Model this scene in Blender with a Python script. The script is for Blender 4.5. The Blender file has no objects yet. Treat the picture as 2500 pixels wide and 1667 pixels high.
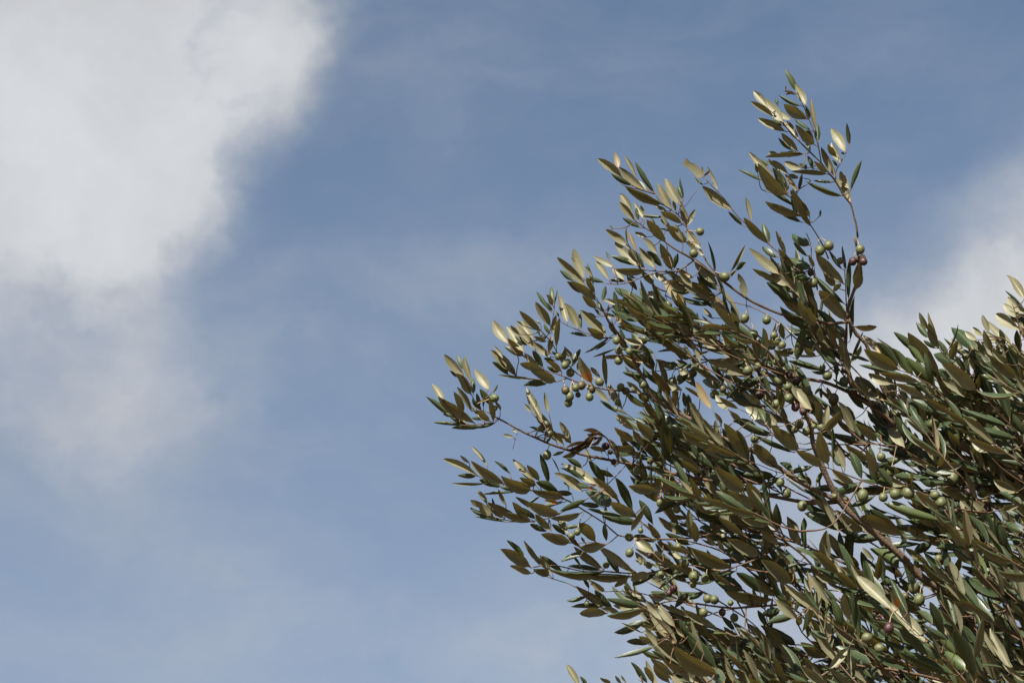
import bpy, math, random
import numpy as np
from mathutils import Vector, Matrix, noise
from mathutils.bvhtree import BVHTree

SC = bpy.context.scene
COL = SC.collection
random.seed(7)
RNG = np.random.default_rng(11)

# ---------------------------------------------------------------- camera
PITCH = math.radians(28.0)
LENS = 85.0
FPX = 2500.0 * LENS / 36.0                    # focal length in photograph pixels
CAM = np.array([0.0, 0.0, 1.6])
RIGHT = np.array([1.0, 0.0, 0.0])
UPV = np.array([0.0, -math.sin(PITCH), math.cos(PITCH)])
FWD = np.array([0.0, math.cos(PITCH), math.sin(PITCH)])

cam_data = bpy.data.cameras.new('camera')
cam_data.lens = LENS
cam_data.sensor_width = 36.0
cam_data.clip_start = 0.05
cam_data.clip_end = 5000.0
cam_data.dof.use_dof = True
cam_data.dof.focus_distance = 3.82
cam_data.dof.aperture_fstop = 11.0
cam = bpy.data.objects.new('camera', cam_data)
COL.objects.link(cam)
cam.location = CAM
cam.rotation_euler = (math.radians(90.0) + PITCH, 0.0, 0.0)
SC.camera = cam

# ---------------------------------------------------------------- sun and exposure
SUN_EL = math.radians(39.5)
SUN_AZ = math.radians(24.0)                   # behind the camera, this far to its left
SUN = np.array([-math.sin(SUN_AZ) * math.cos(SUN_EL), -math.cos(SUN_AZ) * math.cos(SUN_EL), math.sin(SUN_EL)])
sun_data = bpy.data.lights.new('sun', 'SUN')
sun_data.energy = 5.0
sun_data.angle = math.radians(0.55)
sun_data.color = (1.0, 0.95, 0.87)
sun = bpy.data.objects.new('sun', sun_data)
COL.objects.link(sun)
sun.rotation_euler = Vector(SUN).to_track_quat('Z', 'Y').to_euler()

SC.view_settings.view_transform = 'Standard'
SC.view_settings.look = 'None'
SC.view_settings.exposure = 1.554
SC.view_settings.gamma = 1.0
SC.view_settings.use_curve_mapping = False
SC.cycles.max_bounces = 6
SC.cycles.diffuse_bounces = 3
SC.cycles.glossy_bounces = 2
SC.cycles.transmission_bounces = 4
SC.cycles.transparent_max_bounces = 6


def pix_dir(px, py):
    """world direction seen at a photograph pixel (depth 1 along the view axis)"""
    return FWD + RIGHT * ((px - 1250.0) / FPX) + UPV * ((833.5 - py) / FPX)


# ---------------------------------------------------------------- node helper
class Nodes:
    def __init__(self, tree):
        self.t = tree
        for n in list(tree.nodes):
            tree.nodes.remove(n)

    def add(self, kind, inputs=None, **props):
        n = self.t.nodes.new(kind)
        for k, v in props.items():
            setattr(n, k, v)
        for k, v in (inputs or {}).items():
            if isinstance(v, bpy.types.NodeSocket):
                self.t.links.new(v, n.inputs[k])
            else:
                n.inputs[k].default_value = v
        return n

    def math(self, op, a, b=0.0, clamp=False):
        return self.add('ShaderNodeMath', {0: a, 1: b}, operation=op, use_clamp=clamp).outputs[0]

    def mix(self, f, a, b):
        n = self.t.nodes.new('ShaderNodeMix')
        n.data_type = 'RGBA'
        for idx, v in ((0, f), (6, a), (7, b)):
            if isinstance(v, bpy.types.NodeSocket):
                self.t.links.new(v, n.inputs[idx])
            else:
                n.inputs[idx].default_value = v
        return n.outputs[2]

    def rng(self, v, a, b, c, d, smooth=False):
        n = self.add('ShaderNodeMapRange', {0: v, 1: a, 2: b, 3: c, 4: d})
        n.interpolation_type = 'SMOOTHSTEP' if smooth else 'LINEAR'
        return n.outputs[0]

    def noise(self, vec, scale, detail=4.0, rough=0.5, out='Fac', dist=0.0):
        n = self.add('ShaderNodeTexNoise', {'Vector': vec, 'Scale': scale, 'Detail': detail, 'Roughness': rough, 'Distortion': dist})
        return n.outputs[out]


# ---------------------------------------------------------------- sky with drifting clouds
world = bpy.data.worlds.new('World')
SC.world = world
world.use_nodes = True
W = Nodes(world.node_tree)
sky = W.add('ShaderNodeTexSky', sky_type='NISHITA', sun_disc=False, sun_elevation=SUN_EL,
            sun_rotation=math.atan2(SUN[0], SUN[1]), altitude=100.0, air_density=1.0, dust_density=1.0, ozone_density=1.0)
ray = W.add('ShaderNodeTexCoord').outputs['Generated']
SKY_STRENGTH = 0.0505
CLOUD = (4.35, 4.46, 4.66)
# cloud banks: photograph x, y, radius in pixels, thickness
BANKS = [(0, 60, 620, .9), (330, 40, 560, .8), (670, 110, 250, .95), (640, 240, 240, .55), (120, 420, 560, .8), (400, 300, 380, .8), (-300, 300, 700, .8),
         (300, 560, 340, .62), (400, 480, 230, .45), (480, -60, 300, .6), (0, 700, 480, .52), (330, 740, 300, .24), (40, 980, 520, .24), (280, 1050, 480, .14),
         (380, 900, 330, .24), (360, 1050, 260, .16), (150, 1200, 420, .24), (480, 1400, 420, .24), (1120, 650, 360, .12), (820, 900, 400, .12),
         (2700, 600, 460, .95), (2450, 760, 400, .85), (2180, 860, 400, .85), (1980, 960, 300, .4), (2300, 1150, 650, .62), (2700, 900, 500, .5),
         (1850, 1500, 560, .56), (700, 1560, 800, .12), (1400, 1620, 480, .46), (200, -400, 600, .6)]
warp = W.noise(ray, 11.0, 8.0, 0.63, 'Color')
wv = W.add('ShaderNodeVectorMath', {0: warp, 1: (0.5, 0.5, 0.5)}, operation='SUBTRACT').outputs[0]
wv = W.add('ShaderNodeVectorMath', {0: wv, 'Scale': 0.07}, operation='SCALE').outputs[0]
wray = W.add('ShaderNodeVectorMath', {0: ray, 1: wv}, operation='ADD').outputs[0]
dens = None
for bx, by, br, bw in BANKS:
    c = pix_dir(bx, by)
    c = c / np.linalg.norm(c)
    dn = W.add('ShaderNodeVectorMath', {0: wray, 1: tuple(c)}, operation='DISTANCE').outputs['Value']
    v = W.rng(dn, 0.0, br / FPX, bw, 0.0, True)
    dens = v if dens is None else W.math('ADD', dens, v)
# the same kind of cloud goes on over the rest of the sky
offs = W.add('ShaderNodeVectorMath', {0: wray, 1: (3.7, 1.9, 0.4)}, operation='ADD').outputs[0]
far = W.noise(offs, 3.1, 3.0, 0.5)
cover = W.rng(far, 0.55, 0.76, 0.0, 0.8, True)
dens = W.math('ADD', dens, cover)
fine = W.noise(wray, 13.0, 8.0, 0.60)
wisp = W.rng(fine, 0.28, 0.72, 0.48, 1.42)
thick = W.math('MULTIPLY', dens, wisp)
streak = W.add('ShaderNodeMapping', {0: wray}, vector_type='POINT')
streak.inputs['Rotation'].default_value = (0.0, 0.35, 0.0)
streak.inputs['Scale'].default_value = (0.7, 1.0, 2.3)
veil = W.rng(W.noise(streak.outputs[0], 8.0, 7.0, 0.60), 0.42, 0.68, 0.0, 0.32)
mass = W.math('ADD', thick, veil)
alpha = W.math('ADD', W.rng(mass, -0.05, 1.4, 0.0, 0.55, True), W.rng(mass, 0.0, 1.4, 0.0, 0.45))
shade = W.rng(W.noise(wray, 15.0, 7.0, 0.60), 0.3, 0.7, 0.88, 1.05)
lump = W.rng(thick, 0.4, 1.9, 0.90, 1.03)
cl = W.add('ShaderNodeVectorMath', {0: CLOUD, 'Scale': W.math('MULTIPLY', shade, lump)}, operation='SCALE').outputs[0]
# haze grows towards the horizon
elev = W.add('ShaderNodeSeparateXYZ', {0: ray}).outputs[2]
hz = W.rng(elev, 0.62, 0.28, 0.02, 0.38)
blue = W.add('ShaderNodeVectorMath', {0: sky.outputs[0], 1: (0.795, 0.835, 0.825)}, operation='MULTIPLY').outputs[0]
hazy = W.mix(hz, blue, (3.0, 3.1, 3.55, 1.0))
col = W.mix(alpha, hazy, cl)
bg = W.add('ShaderNodeBackground', {'Color': col, 'Strength': SKY_STRENGTH})
W.add('ShaderNodeOutputWorld', {'Surface': bg.outputs[0]})

# ---------------------------------------------------------------- measured layout
# Every number below was measured on the photograph in 600x400 pixel crops
# enlarged 3.92 times; ORIG holds each crop's corner in photograph pixels.
ORIG = {'A': (1000, 600), 'B': (1000, 1000), 'C': (1400, 300), 'D': (1600, 600), 'E': (1700, 130),
        'F': (1600, 1000), 'G': (1350, 1267), 'H': (1900, 1267), 'I': (1900, 600), 'J': (1900, 900)}

# woody parts, base first: kind crop | base width px, tip width px | depth at base (- = on its parent) | depth change | points
WOOD = """
limb J|95,42|4.02|-.10|3300,2650 2700,2150 2340,1960 1750,2160 1530,2089 1350,1979 1200,1819 1000,1639 830,1490 680,1370 570,1240 430,960 330,700 315,560 270,450 190,330
branch J|44,18|-|-.04|190,330 120,240 100,150 60,60
limb I|80,34|4.10|-.12|3300,3200 2900,2650 2450,2300 2000,2080 1700,1880 1390,1716 1300,1616 1220,1560 1150,1526 1020,1400 920,1150 840,940 750,850 700,760 665,700
branch I|34,22|-|-.03|665,700 670,600 720,440 760,300 765,180 762,95
limb F|46,38|-|-.05|2000,1090 1750,880 1400,700 1060,470 900,380 600,250 300,70 170,0
branch A|38,20|-|-.04|2434,1568 2352,1470 2280,1350 2200,1200 2140,1090 2040,900 1900,720 1860,620
branch F|40,28|-|-.02|1750,900 1500,890 1180,840 960,790 600,690 350,650 0,570
branch B|28,16|-|-.05|2352,590 2060,510 1780,455 1650,430 1470,370 1350,330 1120,230 900,110 830,75
branch D|40,26|-|.02|2300,1720 2100,1560 1850,1400 1600,1300 1400,1270 1200,1210 1000,1120 860,1040 770,990
branch D|22,10|-|-.03|770,990 600,1000 400,960 250,890 0,760 -140,690
branch D|28,20|-|-.06|1850,740 1640,745 1550,710 1370,690 1200,655 1020,580 850,490 640,330 370,140
branch C|20,11|-|-.03|1160,1320 1085,1270 990,1220 890,1150 790,1070 690,1010 640,970 595,945
branch C|16,9|-|.03|1420,1500 1290,1350 1240,1260 1170,1130 1100,1030 1060,960 1000,880 870,790 820,740 780,680
twig C|7,4|-|-.02|1000,880 1020,810 1040,760 1050,720
twig C|6,4|-|-.03|1005,890 1050,820 1100,760 1140,700 1185,645
branch C|15,8|-|-.04|1160,1370 1000,1420 870,1425 700,1410 640,1400
twig C|12,8|-|-.03|1000,1420 860,1445 700,1455 560,1520 420,1545 300,1535
twig C|10,6|-|.03|990,1420 950,1500 900,1580 880,1650
twig C|14,7|-|.0|2200,1430 2100,1350 1950,1230 1870,1160 1760,1060 1620,940 1530,845 1440,720 1330,610 1250,520
twig D|16,9|-|.0|1550,420 1520,240 1416,254 1350,220
branch E|20,10|-|-.04|1545,1760 1530,1640 1510,1568 1480,1450 1410,1360 1330,1220 1260,1140 1195,1050 1090,950 1000,860 850,700 770,610 690,535
branch I|20,20|-|.0|762,95 750,20 740,-40 728,-84
twig E|11,7|-|-.03|1195,1050 1170,900 1130,760 1080,640 1030,520 972,385
twig E|9,6|-|.03|1330,1215 1340,1120 1370,1070 1430,960 1460,900
twig E|9,6|-|-.02|1090,955 1040,965 1000,960
branch C|15,8|-|-.05|2440,1300 2390,1180 2310,1040 2200,880 2100,740 2040,690
twig C|12,9|-|.02|2285,1568 2280,1350 2275,1180 2230,1060
branch I|60,20|-|-.02|760,1370 680,1250 650,1130 640,1000 650,850 655,720
twig D|12,7|-|-.04|1830,720 1825,500 1815,300 1800,160
twig I|18,10|-|.0|830,1450 760,1370 700,1290 668,1200
branch D|15,8|-|-.07|1850,1400 1740,1350 1730,1230 1680,1170 1580,1040 1560,950 1530,820
twig D|12,8|-|-.03|1530,820 1500,740 1440,620 1380,500
twig D|10,8|-|-.0|1690,1190 1750,1130 1780,1070
twig D|9,8|-|-.0|1860,885 1740,960 1600,1000
branch D|15,9|-|.03|1500,1010 1360,900 1250,790 1130,700 1000,620 870,570 700,530
twig D|8,5|-|-.02|870,560 900,680 935,800 945,860
twig D|12,6|-|-.05|790,975 770,850 730,740 690,600 640,440 600,300
branch D|14,8|-|.0|900,1110 640,1080 480,1110 300,1160 100,1190 -100,1210
twig A|14,8|-|-.02|1700,1280 1600,1220 1490,1110 1410,1020 1370,940 1310,870 1255,810
branch A|22,9|-|-.03|2352,1470 2300,1430 2150,1400 1850,1370 1700,1330 1560,1290 1450,1240 1290,1190 1230,1160
twig A|8,5|-|-.02|1330,880 1350,800 1370,700 1385,600
twig A|11,6|-|-.01|1510,1290 1400,1300 1200,1275 1020,1250
twig A|10,6|-|-.02|1870,640 1800,520 1740,430 1680,330
twig A|12,7|-|-.02|2040,905 1930,880 1850,880 1700,840 1500,760 1440,720
twig A|9,6|-|-.02|830,1643 740,1588 680,1568 605,1450 560,1350 510,1240
twig B|9,6|-|-.03|850,100 720,130 540,150 480,130
twig B|5,4|-|-.01|1035,200 1010,290 988,375
branch B|18,13|-|-.05|3372,1050 2912,1200 2624,1230 2352,1240 2150,1220 1995,1200 1870,1090 1620,930 1520,870
twig B|12,7|-|-.03|1520,870 1400,830 1180,775 900,715 650,630 570,540
twig B|12,7|-|.02|1620,930 1500,960 1330,1035 1200,1065 1000,1070 820,1030 740,1025
twig B|11,7|-|-.02|1995,1200 1880,1290 1780,1262 1600,1280
branch B|18,10|-|-.07|2572,1487 2482,1347 2372,1227 2280,1130 2190,1050 2100,980 2000,880 1900,780 1780,715
twig B|9,7|-|.02|1860,1100 1890,800 1890,550
twig B|10,8|-|.03|1890,730 1970,640 2070,530
branch B|16,9|-|.0|2520,1487 2352,1547 2170,1567 1860,1545 1670,1547 1372,1487 1160,1510
twig G|12,7|-|-.02|1000,830 880,880 520,880 220,650 0,570 -180,500
branch G|18,10|-|-.04|2220,230 1950,380 1750,450 1620,500 1330,440 1150,440
branch G|24,12|-|-.03|2350,790 2140,820 1850,840 1700,850 1460,820 1150,780 940,840
twig G|14,8|-|.0|1850,845 1700,860 1580,885 1380,950 1150,960
twig G|12,8|-|.0|1150,780 980,740 740,690 520,690
branch F|26,10|-|-.08|2136,1951 2006,1857 1816,1737 1626,1617 1426,1407 1256,1267 1130,1120 1000,990 880,870 830,780
branch G|26,10|3.58|-.10|2100,2300 1800,1950 1560,1680 1470,1568 1400,1480 1300,1400 1200,1280 1120,1100 900,860
branch G|24,10|-|.04|3300,1350 2700,1330 2352,1290 2240,1270 2100,1200 2000,1150 1800,1190
twig H|20,8|3.52|-.06|2450,2150 2100,1850 1800,1568 1620,1360 1420,1170 1250,1010 1110,880
branch H|22,11|3.66|-.05|1300,1700 1000,1420 850,1240 720,1140 560,1030 420,920 300,830
branch H|36,22|3.78|-.02|2800,2200 1900,1650 1650,1568 1400,1500 1100,1440 830,1410 600,1400 300,1568
twig H|12,7|-|-.03|2110,290 1770,180 1480,210 1190,180 1020,150 820,120
branch H|22,11|3.84|-.07|2900,1000 2500,560 2300,380 2150,320 2000,270 1870,170 1750,60
branch H|22,12|-|-.06|2700,500 2460,480 2300,700 2200,860 1950,930 1750,930
twig H|10,6|-|-.0|1740,690 1650,580 1640,500 1540,270
branch J|20,11|-|-.06|2000,1380 1700,1330 1400,1200 1100,1150 950,1120 800,1070 620,1000 480,950 430,930
branch J|18,10|-|-.05|2200,1200 1800,1060 1500,930 1330,850 1210,780 1130,740 880,720
branch J|22,10|3.86|-.09|3100,1600 2700,1200 2352,720 2290,610 2210,530 2110,430 2000,300 1900,200
twig J|14,8|-|-.03|2000,1060 1800,1010 1545,970 1530,930
branch J|20,10|3.90|-.08|2700,1300 2200,1000 1950,750 1800,560 1700,430 1570,260 1460,154 1380,114 1280,54 1160,14
branch I|22,10|3.92|-.08|3000,2200 2700,1800 2500,1500 2350,1280 2310,1060 2240,960 2150,880
twig I|12,7|-|-.02|2330,1160 2320,900 2300,760 2270,640 2240,560
branch I|18,9|3.98|-.05|2700,1900 2250,1650 2030,1480 1900,1360 1760,1220 1620,1080 1540,980 1520,880
twig I|13,8|-|.02|2250,1650 1900,1480 1640,1340 1540,1230
twig F|11,6|-|-.04|1560,730 1330,640 1150,590 950,510 830,470 700,410
branch F|22,14|-|.04|2000,1560 1500,1330 1100,1200 850,1120 620,960
twig F|11,7|-|-.0|1240,860 1100,700 1000,600 880,560
branch G|20,12|-|-.04|2300,520 1900,480 1600,300 1300,210 1250,190 980,190 780,180
twig G|10,6|-|-.04|1200,440 1110,300 1000,180 900,60 820,20
twig G|9,6|-|-.02|1350,650 1200,690 1000,560 930,470
branch G|24,12|3.60|-.04|1500,2300 1150,1950 760,1760 480,1690 300,1660 250,1625
branch G|22,12|3.66|-.03|1700,2200 1350,1900 1050,1740 900,1640 840,1500
twig G|12,8|-|-.02|820,1790 740,1690 680,1610
"""

# leaves: base x,y, tip x,y, width, look (l sunlit underside, m paler underside, u shaded underside,
# g grey-green upper side, t dark upper side, o with an orange blotch, b bitten)
LEAVES = {
'E': """968,370,860,148,70,g 1050,500,965,290,75,l 1145,750,1105,425,50,m 1080,640,1050,495,60,g 1065,635,800,490,95,u
1010,505,800,380,40,g 1100,745,950,625,40,g 1165,850,1160,660,60,g 1135,878,938,705,90,u 1120,870,1060,720,70,g
1095,940,1060,850,70,l 830,660,680,430,88,l 680,520,560,350,85,l 745,610,520,470,65,m 780,510,760,420,45,g
830,690,700,630,80,g 860,755,595,615,80,m 905,640,825,555,60,l 985,835,850,640,60,l 975,945,820,765,115,m
940,740,870,650,40,m 925,935,790,800,38,g 960,965,830,930,65,g 1050,965,645,985,52,u 1120,1120,1070,980,45,g
1260,1140,1115,1045,65,u 1340,1195,1200,900,75,m 1355,1085,1300,1020,50,t 1345,1000,1240,870,65,u
1385,1060,1315,845,65,l 1425,945,1330,720,92,l 1465,885,1435,670,48,t 1420,970,1385,945,24,g 1265,1160,915,1120,54,u
1325,1235,1125,1215,32,g 1410,1370,1030,1205,42,u 1485,1430,1350,1180,80,m 1465,1300,1405,1130,62,l
1475,1325,1570,1035,52,t 745,1195,515,915,60,l 690,1090,620,1010,45,g 635,1220,410,1095,38,g 590,1150,560,1060,60,u
875,1365,565,1090,115,u 880,1350,725,1100,95,t 885,1160,745,1030,90,m 800,1110,690,1020,75,b 800,975,720,945,45,m
1010,1105,880,1030,75,m 1060,1110,990,1040,60,g 985,1190,890,1155,38,g 980,1320,1010,1160,38,t 975,1330,855,1155,50,m
1090,1568,900,1300,80,u 960,1480,660,1280,50,g 1020,1568,665,1390,88,u 960,1560,890,1320,75,t 910,1550,770,1490,50,m
960,395,870,345,45,d 862,372,850,315,25,d 1185,1568,1187,1500,45,t 1010,1620,780,1490,60,g""",
'C': """430,440,400,280,60,l 470,525,230,350,85,m 690,660,435,430,92,m 710,670,620,540,70,g 610,540,490,320,40,l
780,680,585,385,58,t 560,605,355,490,52,t 855,785,490,615,88,u 940,820,805,575,90,m 1030,785,880,520,112,m
1050,740,995,590,62,g 1055,735,1020,510,30,g 570,870,465,685,78,l 590,940,440,760,78,m 625,940,600,810,48,g
690,930,585,745,45,l 680,880,640,790,55,m 650,1005,470,910,52,g 870,900,635,880,36,g 895,850,795,790,90,m
980,850,955,740,45,m 1040,970,825,840,68,u 790,990,740,910,50,m 930,1000,830,920,90,m 1085,1000,1030,780,75,m
1120,1010,1045,760,24,t 1090,980,1165,830,58,m 1050,1130,970,970,80,m 1060,1050,820,1010,26,g 885,1150,690,930,88,u
1085,1145,880,990,85,u 520,1180,310,1020,84,m 520,1165,515,995,24,m 600,1230,540,1050,42,m 710,1100,590,1045,80,m
810,1255,655,1105,105,m 780,1180,700,1130,60,g 375,1030,350,980,36,m 945,1415,825,1165,118,u 960,1405,995,1250,72,t
855,1380,700,1230,85,t 780,1400,635,1190,82,m 660,1390,410,1150,80,l 690,1390,520,1210,92,t 610,1365,365,1280,64,t
700,1410,400,1385,82,u 390,1380,190,1270,58,l 345,1510,220,1340,56,l 330,1500,190,1375,50,m 490,1510,380,1390,50,l
345,1310,315,1230,25,g 500,1515,350,1500,42,g 300,1530,120,1490,46,g 180,1480,110,1370,52,m 200,1560,130,1340,32,g
105,1500,0,1210,92,l 590,1490,510,1440,62,t 760,1568,735,1430,52,l 900,1530,790,1440,74,l 1225,1210,1100,1025,88,l
1255,1270,1180,1210,34,l 1180,1240,1095,1130,66,b 1390,1568,1180,1300,98,m 1300,1568,1190,1430,92,t 1360,1450,1275,1140,32,t
1410,1568,1375,1430,34,t 1500,1430,1645,1160,36,u 1550,1410,1640,1340,62,t 1500,1470,1560,1420,42,m 1530,840,1240,605,104,m
1620,985,1480,850,42,t 1700,950,1650,710,48,m 1870,1165,1620,905,84,u 1880,1155,1810,945,76,g 2035,1260,1940,1030,52,m
1960,1290,1810,1180,62,g 1975,1450,1685,1195,98,m 1960,1460,1770,1310,64,t 2100,1520,1955,1225,92,t 2110,1400,1950,1200,54,u
2285,1400,2050,1270,84,g 2265,1175,2125,1045,82,g 2240,1280,2105,1150,44,t 2070,1568,1705,1400,64,m 1900,1470,1750,1410,44,g
2190,990,1940,830,64,g 2280,1000,2060,660,60,u 1245,525,1070,350,92,b 1240,600,1165,510,28,g 1385,650,1300,420,38,m
1255,500,1230,420,26,m 1255,510,1305,450,30,d 1060,860,1010,740,90,m 900,990,850,880,80,m 560,1220,500,1160,60,m
770,1330,640,1240,70,t 1150,1490,990,1390,80,m 1080,1490,960,1480,60,u""",
'A': """520,1240,330,1040,92,m 520,1190,450,1040,58,g 590,1310,530,1060,62,m 595,1430,435,1220,98,u 610,1420,600,1250,48,g
450,1260,385,1190,55,g 765,1380,635,1205,82,l 795,1405,840,1325,26,g 330,1490,205,1315,62,l 520,1590,425,1400,66,u
600,1590,445,1350,62,m 690,1580,600,1450,90,t 800,1540,675,1370,84,t 875,1575,820,1480,54,m 670,1540,640,1410,50,g
705,1550,715,1420,26,t 1025,1250,775,1000,98,m 900,1090,810,960,34,l 950,1240,790,1105,62,t 1200,1280,840,1235,32,m
1405,1303,1170,1205,90,u 1400,1300,1115,1205,50,u 1330,1310,1090,1340,74,t 1290,1195,1050,1120,78,u 1240,1160,1100,1030,92,m
1280,1170,1175,1000,82,t 1460,1205,1300,1105,88,u 1430,1215,1310,1150,54,t 1400,1100,1290,1080,48,t 1355,1070,1195,925,88,m
1335,1040,1365,860,62,m 1090,1050,930,885,78,u 1090,1058,910,960,82,g 1095,1020,915,760,74,l 1125,955,1000,860,64,g
950,940,790,705,100,l 1185,920,1070,700,84,l 1210,990,1010,745,82,m 1060,860,965,760,74,m 1090,770,1020,720,44,m
1258,810,1045,620,78,u 1305,920,1180,860,52,u 1260,750,1200,710,62,g 1250,870,1215,790,46,g 1260,930,1300,830,22,g
1350,770,1205,540,118,u 1360,640,1215,430,42,g 1372,575,1305,470,68,u 1370,630,1310,545,62,t 1382,560,1350,380,48,g
1385,570,1415,410,17,g 1360,840,1400,660,64,m 1405,980,1425,690,52,u 1345,850,1290,740,64,g 1430,680,1400,620,42,g
1515,740,1430,455,68,l 1625,800,1480,550,102,m 1642,800,1625,610,38,g 1720,865,1540,835,38,g 1855,890,1675,770,94,u
1865,850,1640,615,98,m 1885,870,1750,680,74,l 1795,600,1640,470,72,u 1790,530,1535,330,78,u 1650,455,1505,345,64,t
1570,335,1440,235,84,g 1695,405,1420,105,78,m 1675,320,1540,35,88,l 1650,300,1545,110,40,t 1745,300,1680,160,48,m
1775,460,1690,300,52,u 1840,530,1870,380,48,g 1855,640,1795,520,68,g 1835,670,1765,600,62,g 1790,685,1700,640,74,t
1895,640,1910,560,44,m 1985,865,1905,720,84,t 2000,660,1955,435,58,t 2215,720,1870,630,32,g 2360,805,2030,515,104,m
2360,880,2050,770,40,m 2352,740,2220,600,64,u 1930,860,1675,1030,24,u 1900,915,1780,1000,22,t 1985,980,1750,1065,24,m
2060,1050,1840,1080,42,o 1885,1360,1835,1010,52,u 1745,1320,1615,1050,104,o 1700,1280,1620,1130,64,l 1830,1265,1740,1170,64,l
1545,1165,1640,980,52,g 1510,1130,1360,1010,38,m 1565,1100,1480,960,74,m 1448,1120,1490,960,48,u 1910,1500,1780,1370,92,m
2352,1240,2040,1195,64,g 2260,1020,2010,990,38,g 2240,950,2060,890,74,m 2230,945,2150,840,34,l 2352,1140,2060,1060,64,l
2352,1030,2140,950,64,g 2352,1130,2195,1035,84,u 2230,1420,2080,1300,74,m 2040,1568,1925,1330,74,l 1990,1600,1820,1480,44,t
1330,1600,1290,1400,44,m 1170,1600,1095,1510,44,m 1990,560,1850,520,60,m 2120,480,1980,400,80,g 2180,430,2080,290,80,m
2330,380,2210,230,80,m 2260,540,2200,400,60,g 2060,780,1960,660,80,m 1940,700,1860,640,70,m""",
'B': """630,135,280,-163,105,u 480,90,155,-128,66,g 1275,120,1125,-205,78,l 1395,260,1190,-10,92,m 1478,335,1300,170,84,m
530,155,225,115,38,g 560,140,370,60,64,g 700,158,400,183,62,t 830,120,640,172,42,t 802,112,760,-120,54,u 770,112,650,-10,56,u
725,118,590,-20,38,l 545,130,400,0,36,l 460,55,320,40,42,g 700,95,600,80,44,t 1000,265,895,240,38,m 1035,222,990,185,34,l
1300,222,1145,165,38,t 1300,180,1250,120,60,t 1548,315,1435,120,64,m 1555,325,1400,220,54,m 1300,325,1355,260,34,t
1330,715,1250,425,64,t 1440,610,1355,460,17,t 657,635,310,495,72,l 645,632,465,625,52,t 578,510,485,440,32,m 755,545,595,375,38,l
910,712,590,490,98,u 885,740,665,665,84,t 745,700,400,690,27,u 1165,772,870,610,98,u 1100,762,870,740,64,t 975,620,810,495,38,t
1210,722,1035,630,82,u 1180,672,1045,560,64,t 1190,672,985,475,66,m 1242,678,1120,520,64,u 1430,790,1200,680,84,t
1485,850,1165,750,94,u 1020,785,690,820,33,t 930,922,850,755,42,m 828,1030,795,840,38,g 745,912,645,790,44,l
812,1032,580,860,94,b 738,1022,575,930,52,g 940,1077,630,1025,32,t 1005,1000,745,880,74,u 1175,1077,850,950,84,u
905,1035,740,900,64,m 1142,1042,975,865,84,u 1210,962,1015,825,54,m 1205,1045,1080,930,94,t 1440,1002,1110,880,104,u
1250,828,1112,930,28,t 1362,1162,1200,990,134,u 1315,1165,1150,1090,94,t 1545,1275,1260,1180,112,u 1500,1200,1360,1090,64,t
1645,985,1350,1050,74,u 1485,880,1200,1000,48,t 1425,892,1290,865,84,o 1700,850,1440,980,64,t 1940,912,1700,805,94,g
1825,922,1640,900,104,t 2008,872,1740,640,98,m 1792,717,1445,510,88,l 1655,562,1505,460,64,t 1755,742,1470,690,64,g
1695,692,1440,560,54,t 1662,782,1380,610,84,m 1645,702,1390,605,64,u 1875,702,1720,490,94,t 1560,802,1400,780,64,t
1700,745,1800,775,54,o 2142,972,1965,645,88,t 2185,1032,1910,860,104,u 2062,1020,1700,955,48,t 2192,1092,1840,1010,94,t
2360,772,2065,705,94,u 2340,645,2130,780,33,t 2332,1102,2205,865,74,t 2262,905,2130,1170,52,u 1862,1085,1885,1255,68,t
1855,1055,1870,910,44,m 2352,1185,2280,1080,74,u 2322,1252,2140,1200,74,t 1782,1265,1600,1045,84,u 1627,1112,1500,1137,54,t
1882,1292,1630,1302,84,u 1522,1192,1425,1045,64,l 1645,1322,1510,1190,44,m 1682,1282,1640,1215,54,t 2335,1372,2200,1250,94,m
1862,1532,1570,1310,88,m 2142,1552,1810,1310,98,m 2012,1568,1880,1400,74,t 1742,1352,1450,1460,33,t 1642,1502,1550,1390,28,t
1102,1422,930,1240,58,t 1157,1507,875,1325,104,u 1282,1512,1100,1245,54,m 1272,1502,1180,1380,64,m 1172,1570,960,1490,64,u
1340,1580,1160,1500,104,u 1372,1568,1250,1390,64,m 1482,1568,1270,1395,64,t 2300,1510,2160,1360,84,m 1850,1535,1520,1500,54,t
1860,1548,1310,1480,66,u 1480,400,1370,440,90,t 1600,420,1450,440,80,u 2140,300,1950,160,80,u 2240,360,2130,180,110,u
2330,300,2160,80,110,u 2150,200,1980,60,90,m 2140,400,1930,330,70,u 1880,400,1720,350,50,u 2210,430,2070,400,100,u
2200,400,2180,330,60,g 1960,640,1790,570,110,t 1740,500,1690,370,90,m""",
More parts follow.
